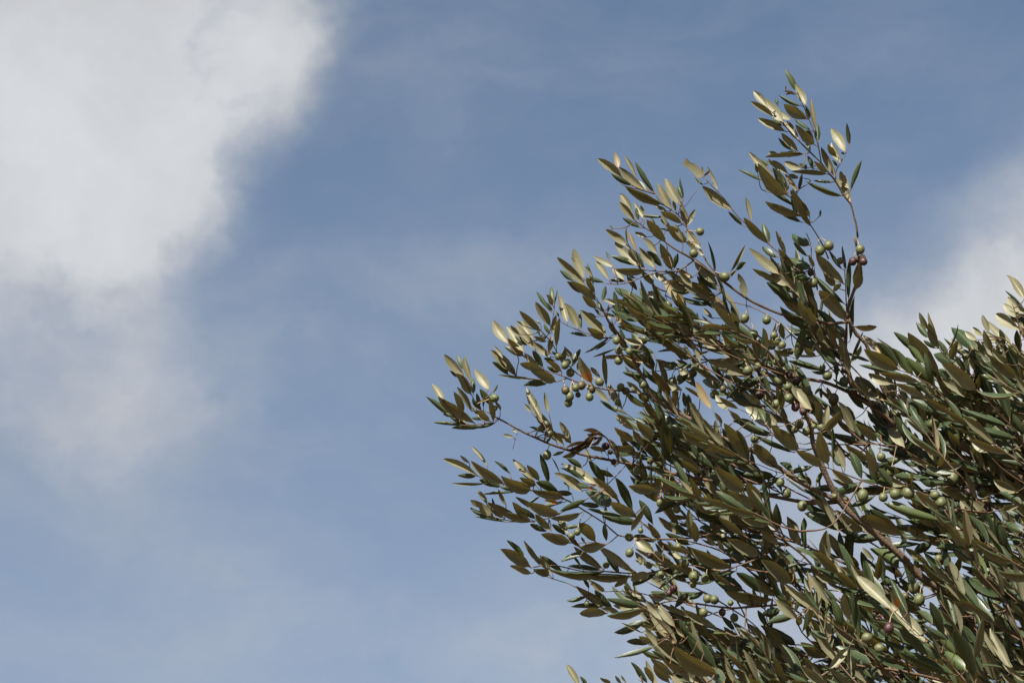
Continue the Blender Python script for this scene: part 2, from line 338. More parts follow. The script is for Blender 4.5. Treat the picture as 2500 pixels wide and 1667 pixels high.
'D': """1812,372,1530,80,114,m 1827,242,1780,0,33,t 1792,232,1670,30,42,g 1850,525,1855,120,54,t 1912,432,1950,140,112,u
1862,922,1890,480,54,t 1897,772,2117,762,64,u 1382,502,1200,220,74,m 1292,455,925,225,64,u 1262,382,1130,280,74,m
1342,560,1065,360,94,t 1412,670,1125,440,94,u 1502,812,1190,580,114,t 1525,775,1330,510,114,u 1462,620,1345,310,78,t
1455,300,1300,262,84,g 1462,312,1310,320,64,t 1522,232,1270,100,94,g 1522,205,1460,90,54,u 1485,300,1420,355,54,u
1817,562,1530,260,74,g 1722,392,1590,200,124,u 1822,722,1545,420,154,u 1822,702,1670,480,94,g 1782,832,1540,600,84,g
1792,902,1580,740,154,u 1812,882,1700,730,94,g 1552,602,1460,470,124,u 1350,1102,1410,790,104,t 1592,932,1560,760,64,u
1700,440,1770,360,64,u 1542,1002,1415,910,92,g 1542,1062,1395,960,84,u 1532,1062,1345,1055,28,m 1582,1032,1520,920,74,u
1642,1202,1270,1105,64,g 1665,1215,1500,1195,44,g 1722,1092,1660,990,84,t 1742,1252,1720,1080,84,g 1782,1082,1780,920,64,u
1870,1122,1960,950,92,m 1880,1080,1970,830,30,t 2067,1112,1800,1005,38,g 2212,1052,2010,870,74,l 617,442,395,125,104,m
602,432,410,250,94,t 692,612,590,260,34,t 722,722,520,440,114,m 730,702,650,480,40,t 532,502,350,490,54,t 562,547,170,310,84,m
532,462,340,340,64,u 352,402,230,240,104,m 292,432,100,330,74,u 282,562,90,300,124,m 332,452,180,420,64,t 242,832,0,640,74,m
352,902,160,680,94,t 372,742,150,640,104,m 452,742,310,630,44,m 482,962,330,760,74,m 602,882,345,750,120,u 622,872,490,715,104,u
782,902,660,750,124,u 732,962,640,750,74,m 872,502,790,265,98,b 782,852,725,540,58,t 832,1002,780,850,50,m 832,882,800,780,54,m
552,702,465,600,54,m 1102,1172,1015,1040,124,g 892,1012,840,970,64,g 862,1117,745,1162,44,g 1002,1062,900,860,94,u
900,952,890,800,64,t 1020,1092,1130,710,30,u 852,1242,490,1090,114,m 802,1102,640,1122,94,u 662,1322,520,1100,64,t
652,1322,350,1160,64,m 642,1342,435,1300,94,t 742,1292,640,1240,64,g 1082,1242,690,1462,90,t 962,1192,680,1472,58,t
320,1222,225,1335,54,t 332,1162,205,1090,74,u 182,1182,0,1090,84,m 312,982,0,1022,33,m 522,1002,310,1080,33,m
542,1568,395,1310,84,m 442,1462,280,1340,38,u 802,1562,610,1450,54,u 1012,1512,830,1400,124,u 1362,1472,1290,1310,94,m
1502,1568,1380,1380,140,l 1572,1352,1530,1430,32,t 1587,1352,1590,1462,37,t 2002,1568,1830,1360,74,g
450,820,300,700,90,m 620,1000,420,860,80,m 180,960,40,760,90,m 330,1080,190,1010,70,u 120,560,-30,450,90,l 200,660,60,600,70,g
40,780,-90,680,90,m 300,620,250,500,60,t 1230,900,1190,730,60,u 1310,760,1290,680,50,m 1180,960,1010,900,70,u 1330,1010,1200,1010,50,t
1290,1060,1130,990,60,u 1080,1040,980,880,80,t 1400,1350,1280,1320,40,t 1100,1400,1040,1250,80,t 1180,1470,1140,1340,70,u
1210,1560,1190,1370,60,t 1330,1520,1230,1400,60,t 260,1380,120,1320,80,l 190,1560,150,1390,80,u 290,1550,260,1400,80,t
100,1500,0,1400,60,t 330,1568,310,1420,80,t 390,1568,350,1500,70,t 390,1360,280,1200,90,l 420,1180,380,1080,70,l 700,1568,600,1440,70,l""",
'I': """1162,1192,790,965,134,u 1032,1057,830,860,64,l 1162,1162,920,920,94,t 1312,1252,950,880,64,m 1302,1242,1090,980,94,t
892,1112,620,1005,33,g 1252,1252,780,1140,64,g 1372,1312,955,1200,84,u 1482,1342,1220,1080,94,t 1452,1377,1120,1320,64,g
1542,1232,1220,820,134,u 1422,1102,1105,830,84,t 1402,1132,1240,950,124,t 1482,1352,1400,1030,74,t 1442,882,1335,730,64,g
1432,802,1340,640,84,u 1532,982,1420,730,104,u 1522,892,1445,635,42,m 1512,982,1390,910,54,t 1622,1062,1530,900,74,t
1640,1082,1700,890,84,u 1620,1002,1700,755,16,u 1862,992,1705,760,104,g 1782,1002,1700,900,94,m 1902,905,1820,820,54,l
1842,1087,1600,880,42,g 1722,1152,1520,1030,94,g 1902,1392,1540,1130,154,u 2042,1012,1955,800,94,u 2017,842,1955,660,64,m
2012,872,1990,670,54,t 1962,862,1880,775,64,m 2092,932,2010,820,60,m 2162,962,2110,800,54,t 2242,962,2015,700,78,l
2312,802,2145,650,104,m 2362,642,2235,480,94,m 2370,515,2215,275,84,l 2352,592,2185,430,28,g 2312,1012,2270,800,124,t
2302,1042,2240,930,44,m 2292,1242,2170,950,124,t 2282,1272,1990,1020,114,u 2182,1142,2050,1000,54,m 2352,1312,1960,1110,74,g
2032,1472,1850,1010,124,t 1982,1102,1910,900,54,m 1702,1392,1460,1200,84,t 1902,1482,1560,1280,94,m 1882,1482,1580,1420,64,g
2212,1568,2040,1260,84,t 2232,1568,2180,1370,84,m 2082,1568,1810,1500,94,u 1562,1568,1360,1450,134,u 1442,1568,1310,1460,84,g
1392,1442,1110,1320,70,u 1092,1322,880,1225,84,m 1012,1482,780,1270,134,m 882,1482,765,1270,54,m 1082,1472,1010,1300,74,t
932,1562,720,1390,54,m 892,1552,650,1370,100,g 872,1452,690,1300,74,m 2360,900,2320,760,90,m 2100,1080,2060,950,60,u
1800,1200,1690,1050,60,t 1850,1330,1740,1230,70,t 1650,1260,1530,1190,60,t 2352,780,2290,700,60,m 2280,690,2200,560,60,l
2400,760,2260,640,70,t 2370,1180,2290,1060,90,u 1890,1200,1830,1090,60,m""",
'J': """1112,567,925,305,130,m 1082,382,1000,120,74,t 1062,562,880,310,104,g 1122,472,1090,270,64,m 732,612,560,310,94,m
742,492,650,360,54,t 952,702,725,515,160,u 992,642,760,480,64,g 1122,712,960,560,114,g 912,722,505,620,84,g
642,972,545,730,84,m 602,932,520,800,74,g 482,922,355,575,112,u 522,922,490,570,42,t 427,942,160,775,112,u 332,932,90,995,64,g
412,542,320,300,114,u 460,572,480,350,84,m 460,602,570,380,74,u 202,772,0,580,114,u 182,722,20,380,52,m 802,1062,690,790,114,t
932,1012,815,780,94,u 947,1102,870,740,94,t 872,882,620,700,84,u 1212,752,1100,570,94,m 1222,702,1125,450,104,t
1240,762,1330,670,54,t 1352,742,1290,600,74,u 1542,932,1370,590,124,t 1532,932,1410,680,54,m 1522,932,1230,700,114,g
1560,932,1590,750,84,u 1550,982,1725,900,104,m 1522,952,1220,860,64,m 1532,992,1210,1060,64,g 1272,1042,1110,1030,74,g
1202,852,975,950,84,g 1102,1142,950,950,74,t 1222,1112,1060,1050,104,u 1312,1242,1180,1110,120,o 1532,1112,1370,1080,64,t
1612,1132,1765,1200,94,u 1542,1362,1310,1160,124,u 1852,1562,1545,1320,140,m 1562,1452,1020,1300,104,t 1902,1482,1775,1280,84,m
1680,882,1770,520,104,t 1892,922,1560,750,104,m 1912,882,1830,750,114,u 1962,1002,1950,640,84,u 2202,552,1760,380,84,g
1902,492,1740,500,64,g 2272,672,1840,565,94,g 2102,462,1810,320,114,u 2222,492,2080,150,90,t 2352,642,2240,430,114,t
2352,862,2010,830,74,g 2352,1042,2130,920,84,m 2172,1262,1930,1000,134,t 2232,1252,2060,1060,94,t 2150,1342,2270,1300,84,u
2352,1482,2280,1300,114,g 2122,1482,1945,1380,84,t 2132,1568,1940,1450,114,u 932,1212,690,1310,64,g 782,1112,580,1165,84,g
592,1152,360,1140,74,g 732,1102,510,960,150,u 360,1102,440,980,74,g 362,1182,170,1010,64,g 702,1292,580,1190,64,o
832,1532,580,1190,84,t 562,1402,340,1250,84,m 582,1562,410,1180,64,m 822,1562,540,1350,104,u 1192,1602,760,1380,154,u
1152,1562,870,1340,104,t 692,1532,265,1370,144,g 202,1568,90,1415,74,m 250,1568,240,1425,54,t 1500,620,1690,610,80,t
1540,470,1200,300,70,t 1560,440,1300,290,80,g 1700,800,1560,700,70,t 2000,800,1900,700,90,m 2250,780,2000,750,80,t 2352,940,2150,880,70,t
1900,1000,1640,960,60,t 2300,1180,2100,1080,90,u 1300,1400,1100,1270,80,m 1450,1300,1250,1240,80,t 1650,1420,1480,1290,80,t
2352,300,2200,180,90,m 2352,480,2260,320,90,g 1500,250,1400,130,80,u 1350,160,1200,60,80,t 2250,1200,2210,1010,80,m
2340,1300,2170,1200,90,t""",
'F': """1372,402,1080,150,134,u 1352,332,1200,0,74,m 1182,172,940,10,114,m 1132,252,730,40,84,g 962,142,730,90,64,u
1332,412,960,240,54,g 1192,572,910,300,114,u 902,502,630,100,114,u 792,452,640,170,74,t 712,402,420,130,114,m
602,362,385,140,54,m 572,352,240,170,104,u 412,342,80,150,84,t 812,472,450,370,114,u 482,402,275,355,64,g 302,562,70,430,104,t
452,612,150,370,74,m 442,602,230,460,64,u 92,502,60,120,114,t 150,432,165,250,34,t 642,132,560,20,114,u 462,122,370,0,84,u
932,522,680,480,44,g 852,782,540,515,124,u 832,702,640,530,94,t 882,862,530,625,144,g 872,852,670,420,54,t 1027,977,850,670,114,u
642,862,460,660,104,m 592,742,460,560,44,l 962,952,600,750,114,m 892,1102,555,830,124,u 1092,1097,780,990,104,u
972,982,740,860,84,t 1102,1042,1030,690,64,t 1187,1132,1150,885,104,t 1082,1082,900,1000,64,g 1522,542,1270,600,54,g
1192,642,985,765,64,g 1152,642,830,610,94,t 1312,582,1190,510,94,t 402,842,225,640,144,t 242,692,0,750,84,o 482,902,250,750,54,g
512,962,270,860,64,g 202,862,0,995,64,t 702,1102,420,935,94,g 562,1072,380,985,84,t 252,1202,25,1025,74,m 302,1172,110,1080,64,t
370,1252,330,940,84,m 542,1132,415,1140,44,g 820,100,700,0,90,u 1050,120,1000,0,90,g 330,300,230,270,80,u 560,560,380,440,100,t
700,560,540,470,90,t 860,560,760,490,70,t 430,500,350,330,90,t 260,330,130,180,70,t 1160,560,1040,450,60,t 1050,720,930,600,70,t
750,1000,640,860,90,m 640,1010,540,900,80,t 840,1200,760,1060,90,t 1000,1150,900,1050,90,u 1130,1210,1000,1130,90,u""",
'G': """492,492,195,265,88,m 812,512,435,260,98,m 652,492,500,340,64,t 402,212,250,10,84,u 152,132,50,0,64,l 137,157,0,45,54,t
167,227,0,130,94,u 262,272,130,120,44,m 490,62,510,205,64,t 492,237,260,250,74,u 272,347,75,410,33,t 832,47,480,-30,74,t
977,217,830,150,74,t 932,282,810,200,84,l 1132,312,985,190,104,u 1032,192,905,30,94,u 1317,247,1085,140,64,t 1242,172,1030,0,74,m
1312,172,1120,40,74,t 1372,232,1330,0,84,u 942,492,780,320,84,t 1162,442,950,330,134,m 1322,332,1105,255,54,u
1252,402,1165,330,64,l 1612,497,1280,260,98,m 1722,467,1300,220,124,u 1602,502,1290,380,104,g 1992,352,1665,185,124,u
1852,372,1680,320,124,t 1882,502,1840,380,84,t 1802,332,1620,220,84,t 1682,202,1530,60,74,l 1642,312,1570,190,94,u
1562,262,1460,140,104,u 2172,242,1980,100,134,u 1762,492,1430,610,64,t 1992,712,1740,490,94,t 2122,742,1880,530,98,m
1832,692,1590,610,124,g 2112,767,1630,675,114,u 2032,592,1930,400,64,t 2282,622,1980,380,114,u 2222,290,2040,500,33,m
2352,420,2170,490,42,g 1300,702,1165,870,84,t 1452,690,1300,770,64,g 987,522,765,640,74,t 932,520,770,600,64,u
1232,502,1010,670,38,t 502,692,340,575,130,u 347,662,285,560,64,t 762,542,280,520,74,u 722,562,600,655,110,u 522,842,215,630,84,m
572,852,400,680,74,t 332,742,130,775,48,t 482,842,170,835,58,t 522,902,235,875,94,u 642,892,470,850,94,u 852,832,520,755,84,t
832,852,575,825,64,l 882,852,520,930,74,u 932,802,675,725,48,t 892,772,730,680,64,m 1092,982,890,780,94,m 1092,722,915,760,74,u
902,970,585,1085,94,t 862,1092,655,990,27,m 1002,1072,830,1010,54,m 1002,1222,885,1040,64,m 962,1182,810,1100,64,u
922,1192,705,1170,84,t 987,1212,590,1330,54,t 1192,1242,940,910,108,l 1172,1032,1010,830,104,m 1292,1422,910,1100,104,m
1572,1482,1125,1130,150,u 1572,1432,1280,1090,134,t 1362,1482,955,1250,74,t 1282,1462,1045,1340,64,u 1157,1502,920,1300,64,u
1122,1568,950,1365,74,u 912,1568,745,1360,54,t 905,1568,790,1440,94,t 962,1568,870,1380,54,u 260,1620,135,1420,64,l
340,1590,255,1500,44,t 560,1580,445,1505,74,u 660,1580,595,1495,44,t 710,1580,650,1490,23,m 1452,1292,1335,960,58,m
1262,1132,1175,1030,54,m 1302,1132,1215,950,74,t 1722,1212,1370,1030,130,u 1802,1192,1620,1010,114,u 1742,1062,1620,930,64,t
1812,1112,1755,990,58,m 2002,1152,1740,1130,64,g 2032,1142,1860,990,94,u 2237,1262,1975,1005,114,u 2332,1212,2100,1040,94,g
2052,1042,1960,870,114,t 2352,912,2050,1020,84,t 2182,862,2010,940,94,g 2352,962,2120,760,154,u 2352,752,2210,625,64,l
1872,1482,1695,1220,94,m 2102,1568,1870,1300,74,m 1732,1568,1640,1290,54,m 2002,1568,1730,1420,134,u 1762,1568,1650,1370,44,m
1642,1568,1460,1440,94,g 1402,1568,1210,1460,74,m 1850,1300,1700,1230,80,t 2000,1300,1820,1200,100,t 2200,1280,1920,1350,110,t
1950,1420,1760,1300,80,t 2200,1500,2050,1380,90,t 2100,1400,1950,1300,80,t 1700,1340,1540,1160,80,t 1180,1190,1050,1080,70,m
1400,1180,1290,1080,80,t 1340,1060,1200,960,60,m 1480,1060,1360,980,60,u 2330,1400,2180,1290,60,m 2260,1560,2140,1430,90,u""",
'H': """222,262,90,0,94,m 262,312,235,10,58,t 632,402,490,140,114,m 622,302,600,130,84,g 442,442,450,80,114,u 392,402,330,290,64,u
702,442,715,80,94,t 1012,182,610,160,104,g 862,582,790,310,104,t 922,392,805,270,54,m 1162,472,950,310,124,t 932,602,945,290,54,u
1012,602,960,340,84,t 1382,232,970,310,64,t 1482,232,1340,350,94,t 1932,282,1480,260,74,t 1462,192,1220,60,134,u
1412,402,1210,280,94,u 1542,532,1310,400,94,u 1872,172,1610,0,134,m 1992,192,1840,80,104,t 2112,292,1950,20,134,m
2182,322,2050,0,114,t 1112,882,800,570,104,l 1422,1172,1090,820,114,l 1242,902,1090,570,84,g 1162,852,1060,660,94,o
842,682,600,430,150,u 612,532,530,390,94,m 592,612,340,500,170,u 822,732,600,690,94,g 502,822,285,510,74,m 372,892,60,630,84,m
412,892,250,690,60,g 682,982,610,700,94,u 742,1062,690,660,64,t 782,1122,730,820,94,t 632,1032,510,760,94,t 462,1182,300,960,74,m
1252,1062,840,730,64,g 1602,1352,1110,1030,114,g 1702,1492,1110,1240,114,t 1592,1152,1430,780,94,t 1622,1162,1400,1000,74,t
1902,1542,1640,1040,140,t 2102,1562,1925,1180,150,u 2152,1302,2030,1070,90,l 2182,1382,2170,980,74,t 2352,1212,2240,1040,124,g
1882,912,1620,720,124,u 2252,812,1740,600,124,t 1802,922,1500,690,134,u 1832,942,1540,930,124,t 2122,642,1790,560,74,t
2002,572,1820,510,64,m 2272,752,2020,540,74,t 2352,652,2200,600,94,g 1650,552,1720,310,64,u 1570,612,1550,450,54,t
1620,542,1600,440,54,m 2292,432,1850,370,124,t 2012,522,1700,440,44,t 462,1312,180,1140,94,u 670,1242,470,1420,114,l
442,1568,310,1370,54,m 1592,1568,1350,1430,94,m 1382,1568,1225,1485,84,g 700,800,620,640,80,t 480,1150,330,1080,60,g
950,1000,750,840,90,t 1130,1150,960,930,90,t 1350,1180,1180,1040,80,t 1200,1350,1040,1160,90,t 1500,1250,1330,1100,80,t
1450,1420,1250,1330,100,t 1700,1300,1560,1080,90,t 1900,1200,1760,1010,90,t 2050,1000,1900,880,90,t 2200,1080,2080,950,80,t
2300,1100,2180,960,80,t 2352,1400,2270,1270,90,u 2260,1500,2130,1350,90,t 2352,1568,2200,1480,90,t 1800,1450,1650,1300,90,g
900,1400,700,1280,90,t 600,1568,500,1420,90,t 300,1330,60,1230,80,t 360,1470,240,1300,90,u 800,1568,700,1450,90,t
1000,1560,880,1440,90,t 200,1500,60,1400,90,t 1300,1568,1150,1450,70,t 2352,300,2240,170,90,t 2352,120,2200,40,90,g
2250,560,2050,460,80,t 2330,900,2200,780,90,t 1650,1040,1500,930,80,t 1480,1000,1340,900,80,t 1330,720,1150,560,60,t
1160,600,1010,640,90,t 560,800,440,660,80,t 900,920,800,820,90,g"""}

# olives: x, y, diameter, look (g green, p purple, w wrinkled dark, h half ripe)
OLIVES = {
'C': "1212,1042,82,g 1150,1250,92,g 1450,1472,92,g",
'A': """810,1458,88,g 1980,905,80,g 2245,900,75,g 2000,1000,75,g 2100,1010,70,g 2000,1100,85,g 1425,1060,75,g 1487,1142,80,g
1515,1110,64,g 1538,1215,85,g 1492,1382,85,h 1590,1360,80,g 1645,1335,86,h 1612,1425,65,w 1533,1440,85,g 1520,1502,82,g
1722,1446,82,g 1740,1370,85,h 1818,1302,88,g 2020,1350,75,g 2070,1390,80,h 2232,1330,80,g 1990,1495,68,g 810,1555,60,g""",
'B': """1300,140,76,g 1265,175,70,g 1335,228,80,g 1315,433,88,g 1875,350,80,p 1920,405,62,w 1955,500,66,p 2180,580,86,g
2300,490,70,g 1605,1170,70,g 2100,1218,85,g 2212,1155,56,g 2105,1368,85,g 1880,1485,70,g 2295,1390,66,p 1550,1210,70,g""",
'D': """120,570,86,g 855,693,90,g 1065,712,88,g 940,850,95,g 1135,860,80,g 1168,915,80,g 1115,950,86,g 1215,950,76,g
885,1195,100,g 980,1155,80,g 1150,1115,62,g 1205,1125,80,g 1187,1290,105,g 1275,1240,92,w 1350,1295,82,w 1448,1395,96,g
1705,1468,106,h 1805,1300,96,g 1645,1240,100,g 1600,1165,62,g 1815,1185,78,p 1510,355,90,g 1485,255,76,w 1575,45,100,g
1660,0,100,g 1960,35,92,g 1770,145,72,g 1890,150,92,w 1990,150,80,p 360,1215,82,g 235,1270,72,g 160,1300,86,g 62,1320,86,g
170,1140,70,g 565,1420,92,g 645,1370,72,h 995,1430,96,w 1160,1515,96,g 1275,1455,86,g 1270,1350,76,g 1340,1545,84,p""",
'I': "1790,1060,64,g",
'J': """1480,528,118,g 268,602,80,g 410,562,82,g 160,580,72,g 200,530,90,h 238,410,88,w 165,380,92,p 810,1210,112,g
1005,1228,92,g 1120,1200,110,g 1245,1185,124,g 1670,1050,120,g 1870,1100,95,g 1950,1183,106,g 1825,1180,100,w 1560,1280,110,g
1500,1210,100,g 2000,1335,100,w 1700,1360,62,w 985,845,92,g 1080,990,92,g 230,1310,100,g 80,1190,90,g 20,1090,82,g
540,1220,58,g 340,550,50,g""",
'F': "1180,705,90,g 950,280,82,g 205,950,82,g 130,820,112,g 40,850,72,w 40,890,66,g 250,860,72,g 285,1470,82,g 220,1310,72,g 320,840,70,g",
'G': """918,345,66,p 1030,530,80,g 1180,490,82,g 1265,440,108,g 1350,550,108,g 1455,565,82,g 1340,620,72,g 1155,660,76,p
1112,705,66,p 1440,890,90,g 1620,890,72,p 1735,940,84,g 1545,770,92,g 1200,270,76,g 325,805,56,g 920,440,72,g 1480,760,92,g
1700,800,62,g""",
'H': """1298,655,108,g 1350,770,112,g 1215,740,76,h 1605,385,100,g 1535,380,88,g 1560,400,80,g 1765,260,110,g 850,1135,110,g
970,1235,100,g 1030,1290,90,g 690,1465,100,g 930,980,110,g 1000,975,120,p 1060,1040,100,p 775,1395,92,w 1430,1160,56,g
235,1365,62,g 2300,900,100,g 1150,1530,92,p"""}

# places where the sky shows through the crown: x, y, radius
GAPS = {
'J': "640,270,90 560,560,50 590,660,40 1000,780,50 640,1240,50 480,1210,60 130,1350,90 40,1450,60 1160,1250,40 1800,790,25 1550,610,40 980,1290,40 700,1000,40",
'F': "1080,360,100 60,1080,70 300,960,50 40,300,30 1230,980,80 1330,930,60 1500,1050,80 1450,1150,80 1490,1250,60 350,1060,40 2150,420,80 140,560,30 130,100,40",
'B': "2150,900,100 1800,1150,90 2060,1120,50 2250,850,50 2060,1290,60 1640,1400,40 1650,100,100 1500,1330,60 2010,620,60 1400,900,30 1700,1230,40 1350,1330,80 1250,350,60",
'D': "500,200,60 680,150,60 900,330,60 960,470,70 1100,520,50 450,590,60 880,790,50 560,1160,70 450,1250,50 250,1420,40 500,80,50 1950,950,50 680,400,40 1000,300,50 1700,1350,70 1560,1420,50",
'A': "1700,950,110 1700,1480,110 2050,1250,50 1920,1230,50 1560,1450,60 1450,950,50 2000,700,40 1550,650,60 2100,1480,60",
'C': "1000,1300,40 800,1350,30 1250,1480,50 1450,1250,110 1700,1250,60",
'G': "560,300,60 640,80,50 120,250,70 860,600,50 880,690,40 1400,400,30 1600,1010,50 1950,910,70 2250,950,60 1700,920,60 2200,1020,60 1270,820,40 2280,330,50 2250,650,30 400,420,30",
'H': "300,180,80 60,850,50 560,400,40 880,250,70 1110,220,50 1700,420,70 1450,330,50 1800,430,40 1450,760,60 1400,830,50 1620,640,30 60,600,30 2250,900,30",
'I': "1100,760,200 1500,700,100 900,1080,60 750,1150,80 1250,900,60 2080,1400,20"}

# ---------------------------------------------------------------- materials
def new_mat(name):
    m = bpy.data.materials.new(name)
    m.use_nodes = True
    return m, Nodes(m.node_tree)


def leaf_material(name, blotch=False, dead=False):
    m, N = new_mat(name)
    geo = N.add('ShaderNodeNewGeometry')
    info = N.add('ShaderNodeObjectInfo')
    uvn = N.add('ShaderNodeUVMap', uv_map='leaf')
    sep = N.add('ShaderNodeSeparateXYZ', {0: uvn.outputs[0]})
    u, v = sep.outputs[0], sep.outputs[1]
    r1 = N.math('FRACT', N.math('ADD', geo.outputs['Random Per Island'], info.outputs['Random']))
    r2 = N.math('FRACT', N.math('MULTIPLY', r1, 7.31))
    pos = geo.outputs['Position']
    mott = N.noise(pos, 260.0, 3.0, 0.6)
    big = N.noise(pos, 60.0, 2.0, 0.5)
    across = N.math('ABSOLUTE', N.math('SUBTRACT', v, 0.5))
    rib = N.rng(across, 0.015, 0.05, 1.0, 0.0)
    margin = N.rng(across, 0.44, 0.49, 0.0, 1.0)
    # side veins running obliquely from the midrib
    vv = N.math('SUBTRACT', N.math('MULTIPLY', u, 15.0), N.math('MULTIPLY', across, 9.0))
    vein = N.rng(N.math('SINE', N.math('MULTIPLY', vv, 6.283)), 0.75, 1.0, 0.0, 0.35)
    if dead:
        top = N.mix(mott, (0.064, 0.041, 0.027, 1), (0.134, 0.094, 0.067, 1))
        under = N.mix(mott, (0.102, 0.075, 0.050, 1), (0.191, 0.150, 0.109, 1))
    else:
        top = N.mix(r1, (0.017, 0.030, 0.012, 1), (0.031, 0.043, 0.018, 1))
        top = N.mix(N.rng(mott, 0.35, 0.7, 0.0, 0.35), top, (0.050, 0.062, 0.034, 1))
        top = N.mix(N.math('MULTIPLY', rib, 0.6), top, (0.084, 0.094, 0.044, 1))
        top = N.mix(N.math('MULTIPLY', vein, 0.35), top, (0.059, 0.074, 0.036, 1))
        under = N.mix(r2, (0.120, 0.112, 0.064, 1), (0.160, 0.156, 0.102, 1))
        under = N.mix(N.rng(big, 0.35, 0.7, 0.0, 0.45), under, (0.097, 0.084, 0.042, 1))
        under = N.mix(N.rng(mott, 0.45, 0.75, 0.0, 0.3), under, (0.164, 0.159, 0.104, 1))
        under = N.mix(N.math('MULTIPLY', rib, 0.65), under, (0.191, 0.172, 0.090, 1))
        under = N.mix(N.math('MULTIPLY', vein, 0.3), under, (0.090, 0.083, 0.042, 1))
        under = N.mix(N.math('MULTIPLY', margin, 0.5), under, (0.173, 0.164, 0.067, 1))
        top = N.mix(N.math('MULTIPLY', margin, 0.5), top, (0.125, 0.129, 0.058, 1))
        # brown petiole end and a few specks
        foot = N.rng(u, 0.02, 0.13, 0.75, 0.0)
        top = N.mix(foot, top, (0.147, 0.094, 0.034, 1))
        under = N.mix(foot, under, (0.188, 0.100, 0.040, 1))
        top = N.mix(N.rng(r2, 0.02, 0.10, 0.6, 0.0), top, (0.065, 0.083, 0.024, 1))
        speck = N.rng(N.noise(pos, 420.0, 2.0, 0.5), 0.70, 0.74, 0.0, 0.7)
        under = N.mix(speck, under, (0.080, 0.040, 0.020, 1))
        old = N.rng(r2, 0.90, 0.97, 0.0, 0.5)
        under = N.mix(old, under, (0.201, 0.127, 0.054, 1))
    if blotch:
        bl = N.math('ADD', N.math('SUBTRACT', 0.46, u), N.math('MULTIPLY', N.math('SUBTRACT', N.noise(pos, 90.0, 3.0), 0.5), 0.5))
        bl = N.rng(bl, -0.02, 0.05, 0.0, 0.95)
        under = N.mix(bl, under, (0.241, 0.100, 0.023, 1))
        top = N.mix(bl, top, (0.188, 0.080, 0.020, 1))
    colr = N.mix(geo.outputs['Backfacing'], top, under)
    rough = N.rng(geo.outputs['Backfacing'], 0.0, 1.0, 0.38, 0.46)
    bump = N.math('ADD', N.math('MULTIPLY', mott, 0.5), N.math('ADD', N.math('MULTIPLY', rib, -0.6), N.math('MULTIPLY', vein, -0.5)))
    bp = N.add('ShaderNodeBump', {'Height': bump, 'Strength': 0.45, 'Distance': 0.0006})
    bs = N.add('ShaderNodeBsdfPrincipled', {'Base Color': colr, 'Roughness': rough, 'Normal': bp.outputs[0]})
    N.t.links.new(N.rng(geo.outputs['Backfacing'], 0.0, 1.0, 0.24, 0.30), bs.inputs['Specular IOR Level'])
    bs.inputs['Sheen Weight'].default_value = 0.0
    tcol = (0.22, 0.10, 0.03, 1) if dead else (0.22, 0.17, 0.03, 1)
    if blotch:
        tcol = N.mix(bl, tcol, (0.5, 0.2, 0.03, 1))
    tr = N.add('ShaderNodeBsdfTranslucent', {'Color': tcol})
    mx = N.add('ShaderNodeMixShader', {0: 0.16 if blotch else 0.09, 1: bs.outputs[0], 2: tr.outputs[0]})
    N.add('ShaderNodeOutputMaterial', {'Surface': mx.outputs[0]})
    return m


def bark_material(name, c1, c2, c3, scale, bumpd):
    m, N = new_mat(name)
    geo = N.add('ShaderNodeNewGeometry')
    pos = geo.outputs['Position']
    a = N.noise(pos, scale, 5.0, 0.6)
    b = N.noise(pos, scale * 4.0, 4.0, 0.6)
    c = N.mix(N.rng(a, 0.35, 0.65, 0.0, 1.0), c1, c2)
    c = N.mix(N.rng(b, 0.5, 0.68, 0.0, 0.7), c, c3)
    bp = N.add('ShaderNodeBump', {'Height': N.math('ADD', a, b), 'Strength': 0.8, 'Distance': bumpd})
    bs = N.add('ShaderNodeBsdfPrincipled', {'Base Color': c, 'Roughness': 0.72, 'Normal': bp.outputs[0]})
    N.add('ShaderNodeOutputMaterial', {'Surface': bs.outputs[0]})
    return m


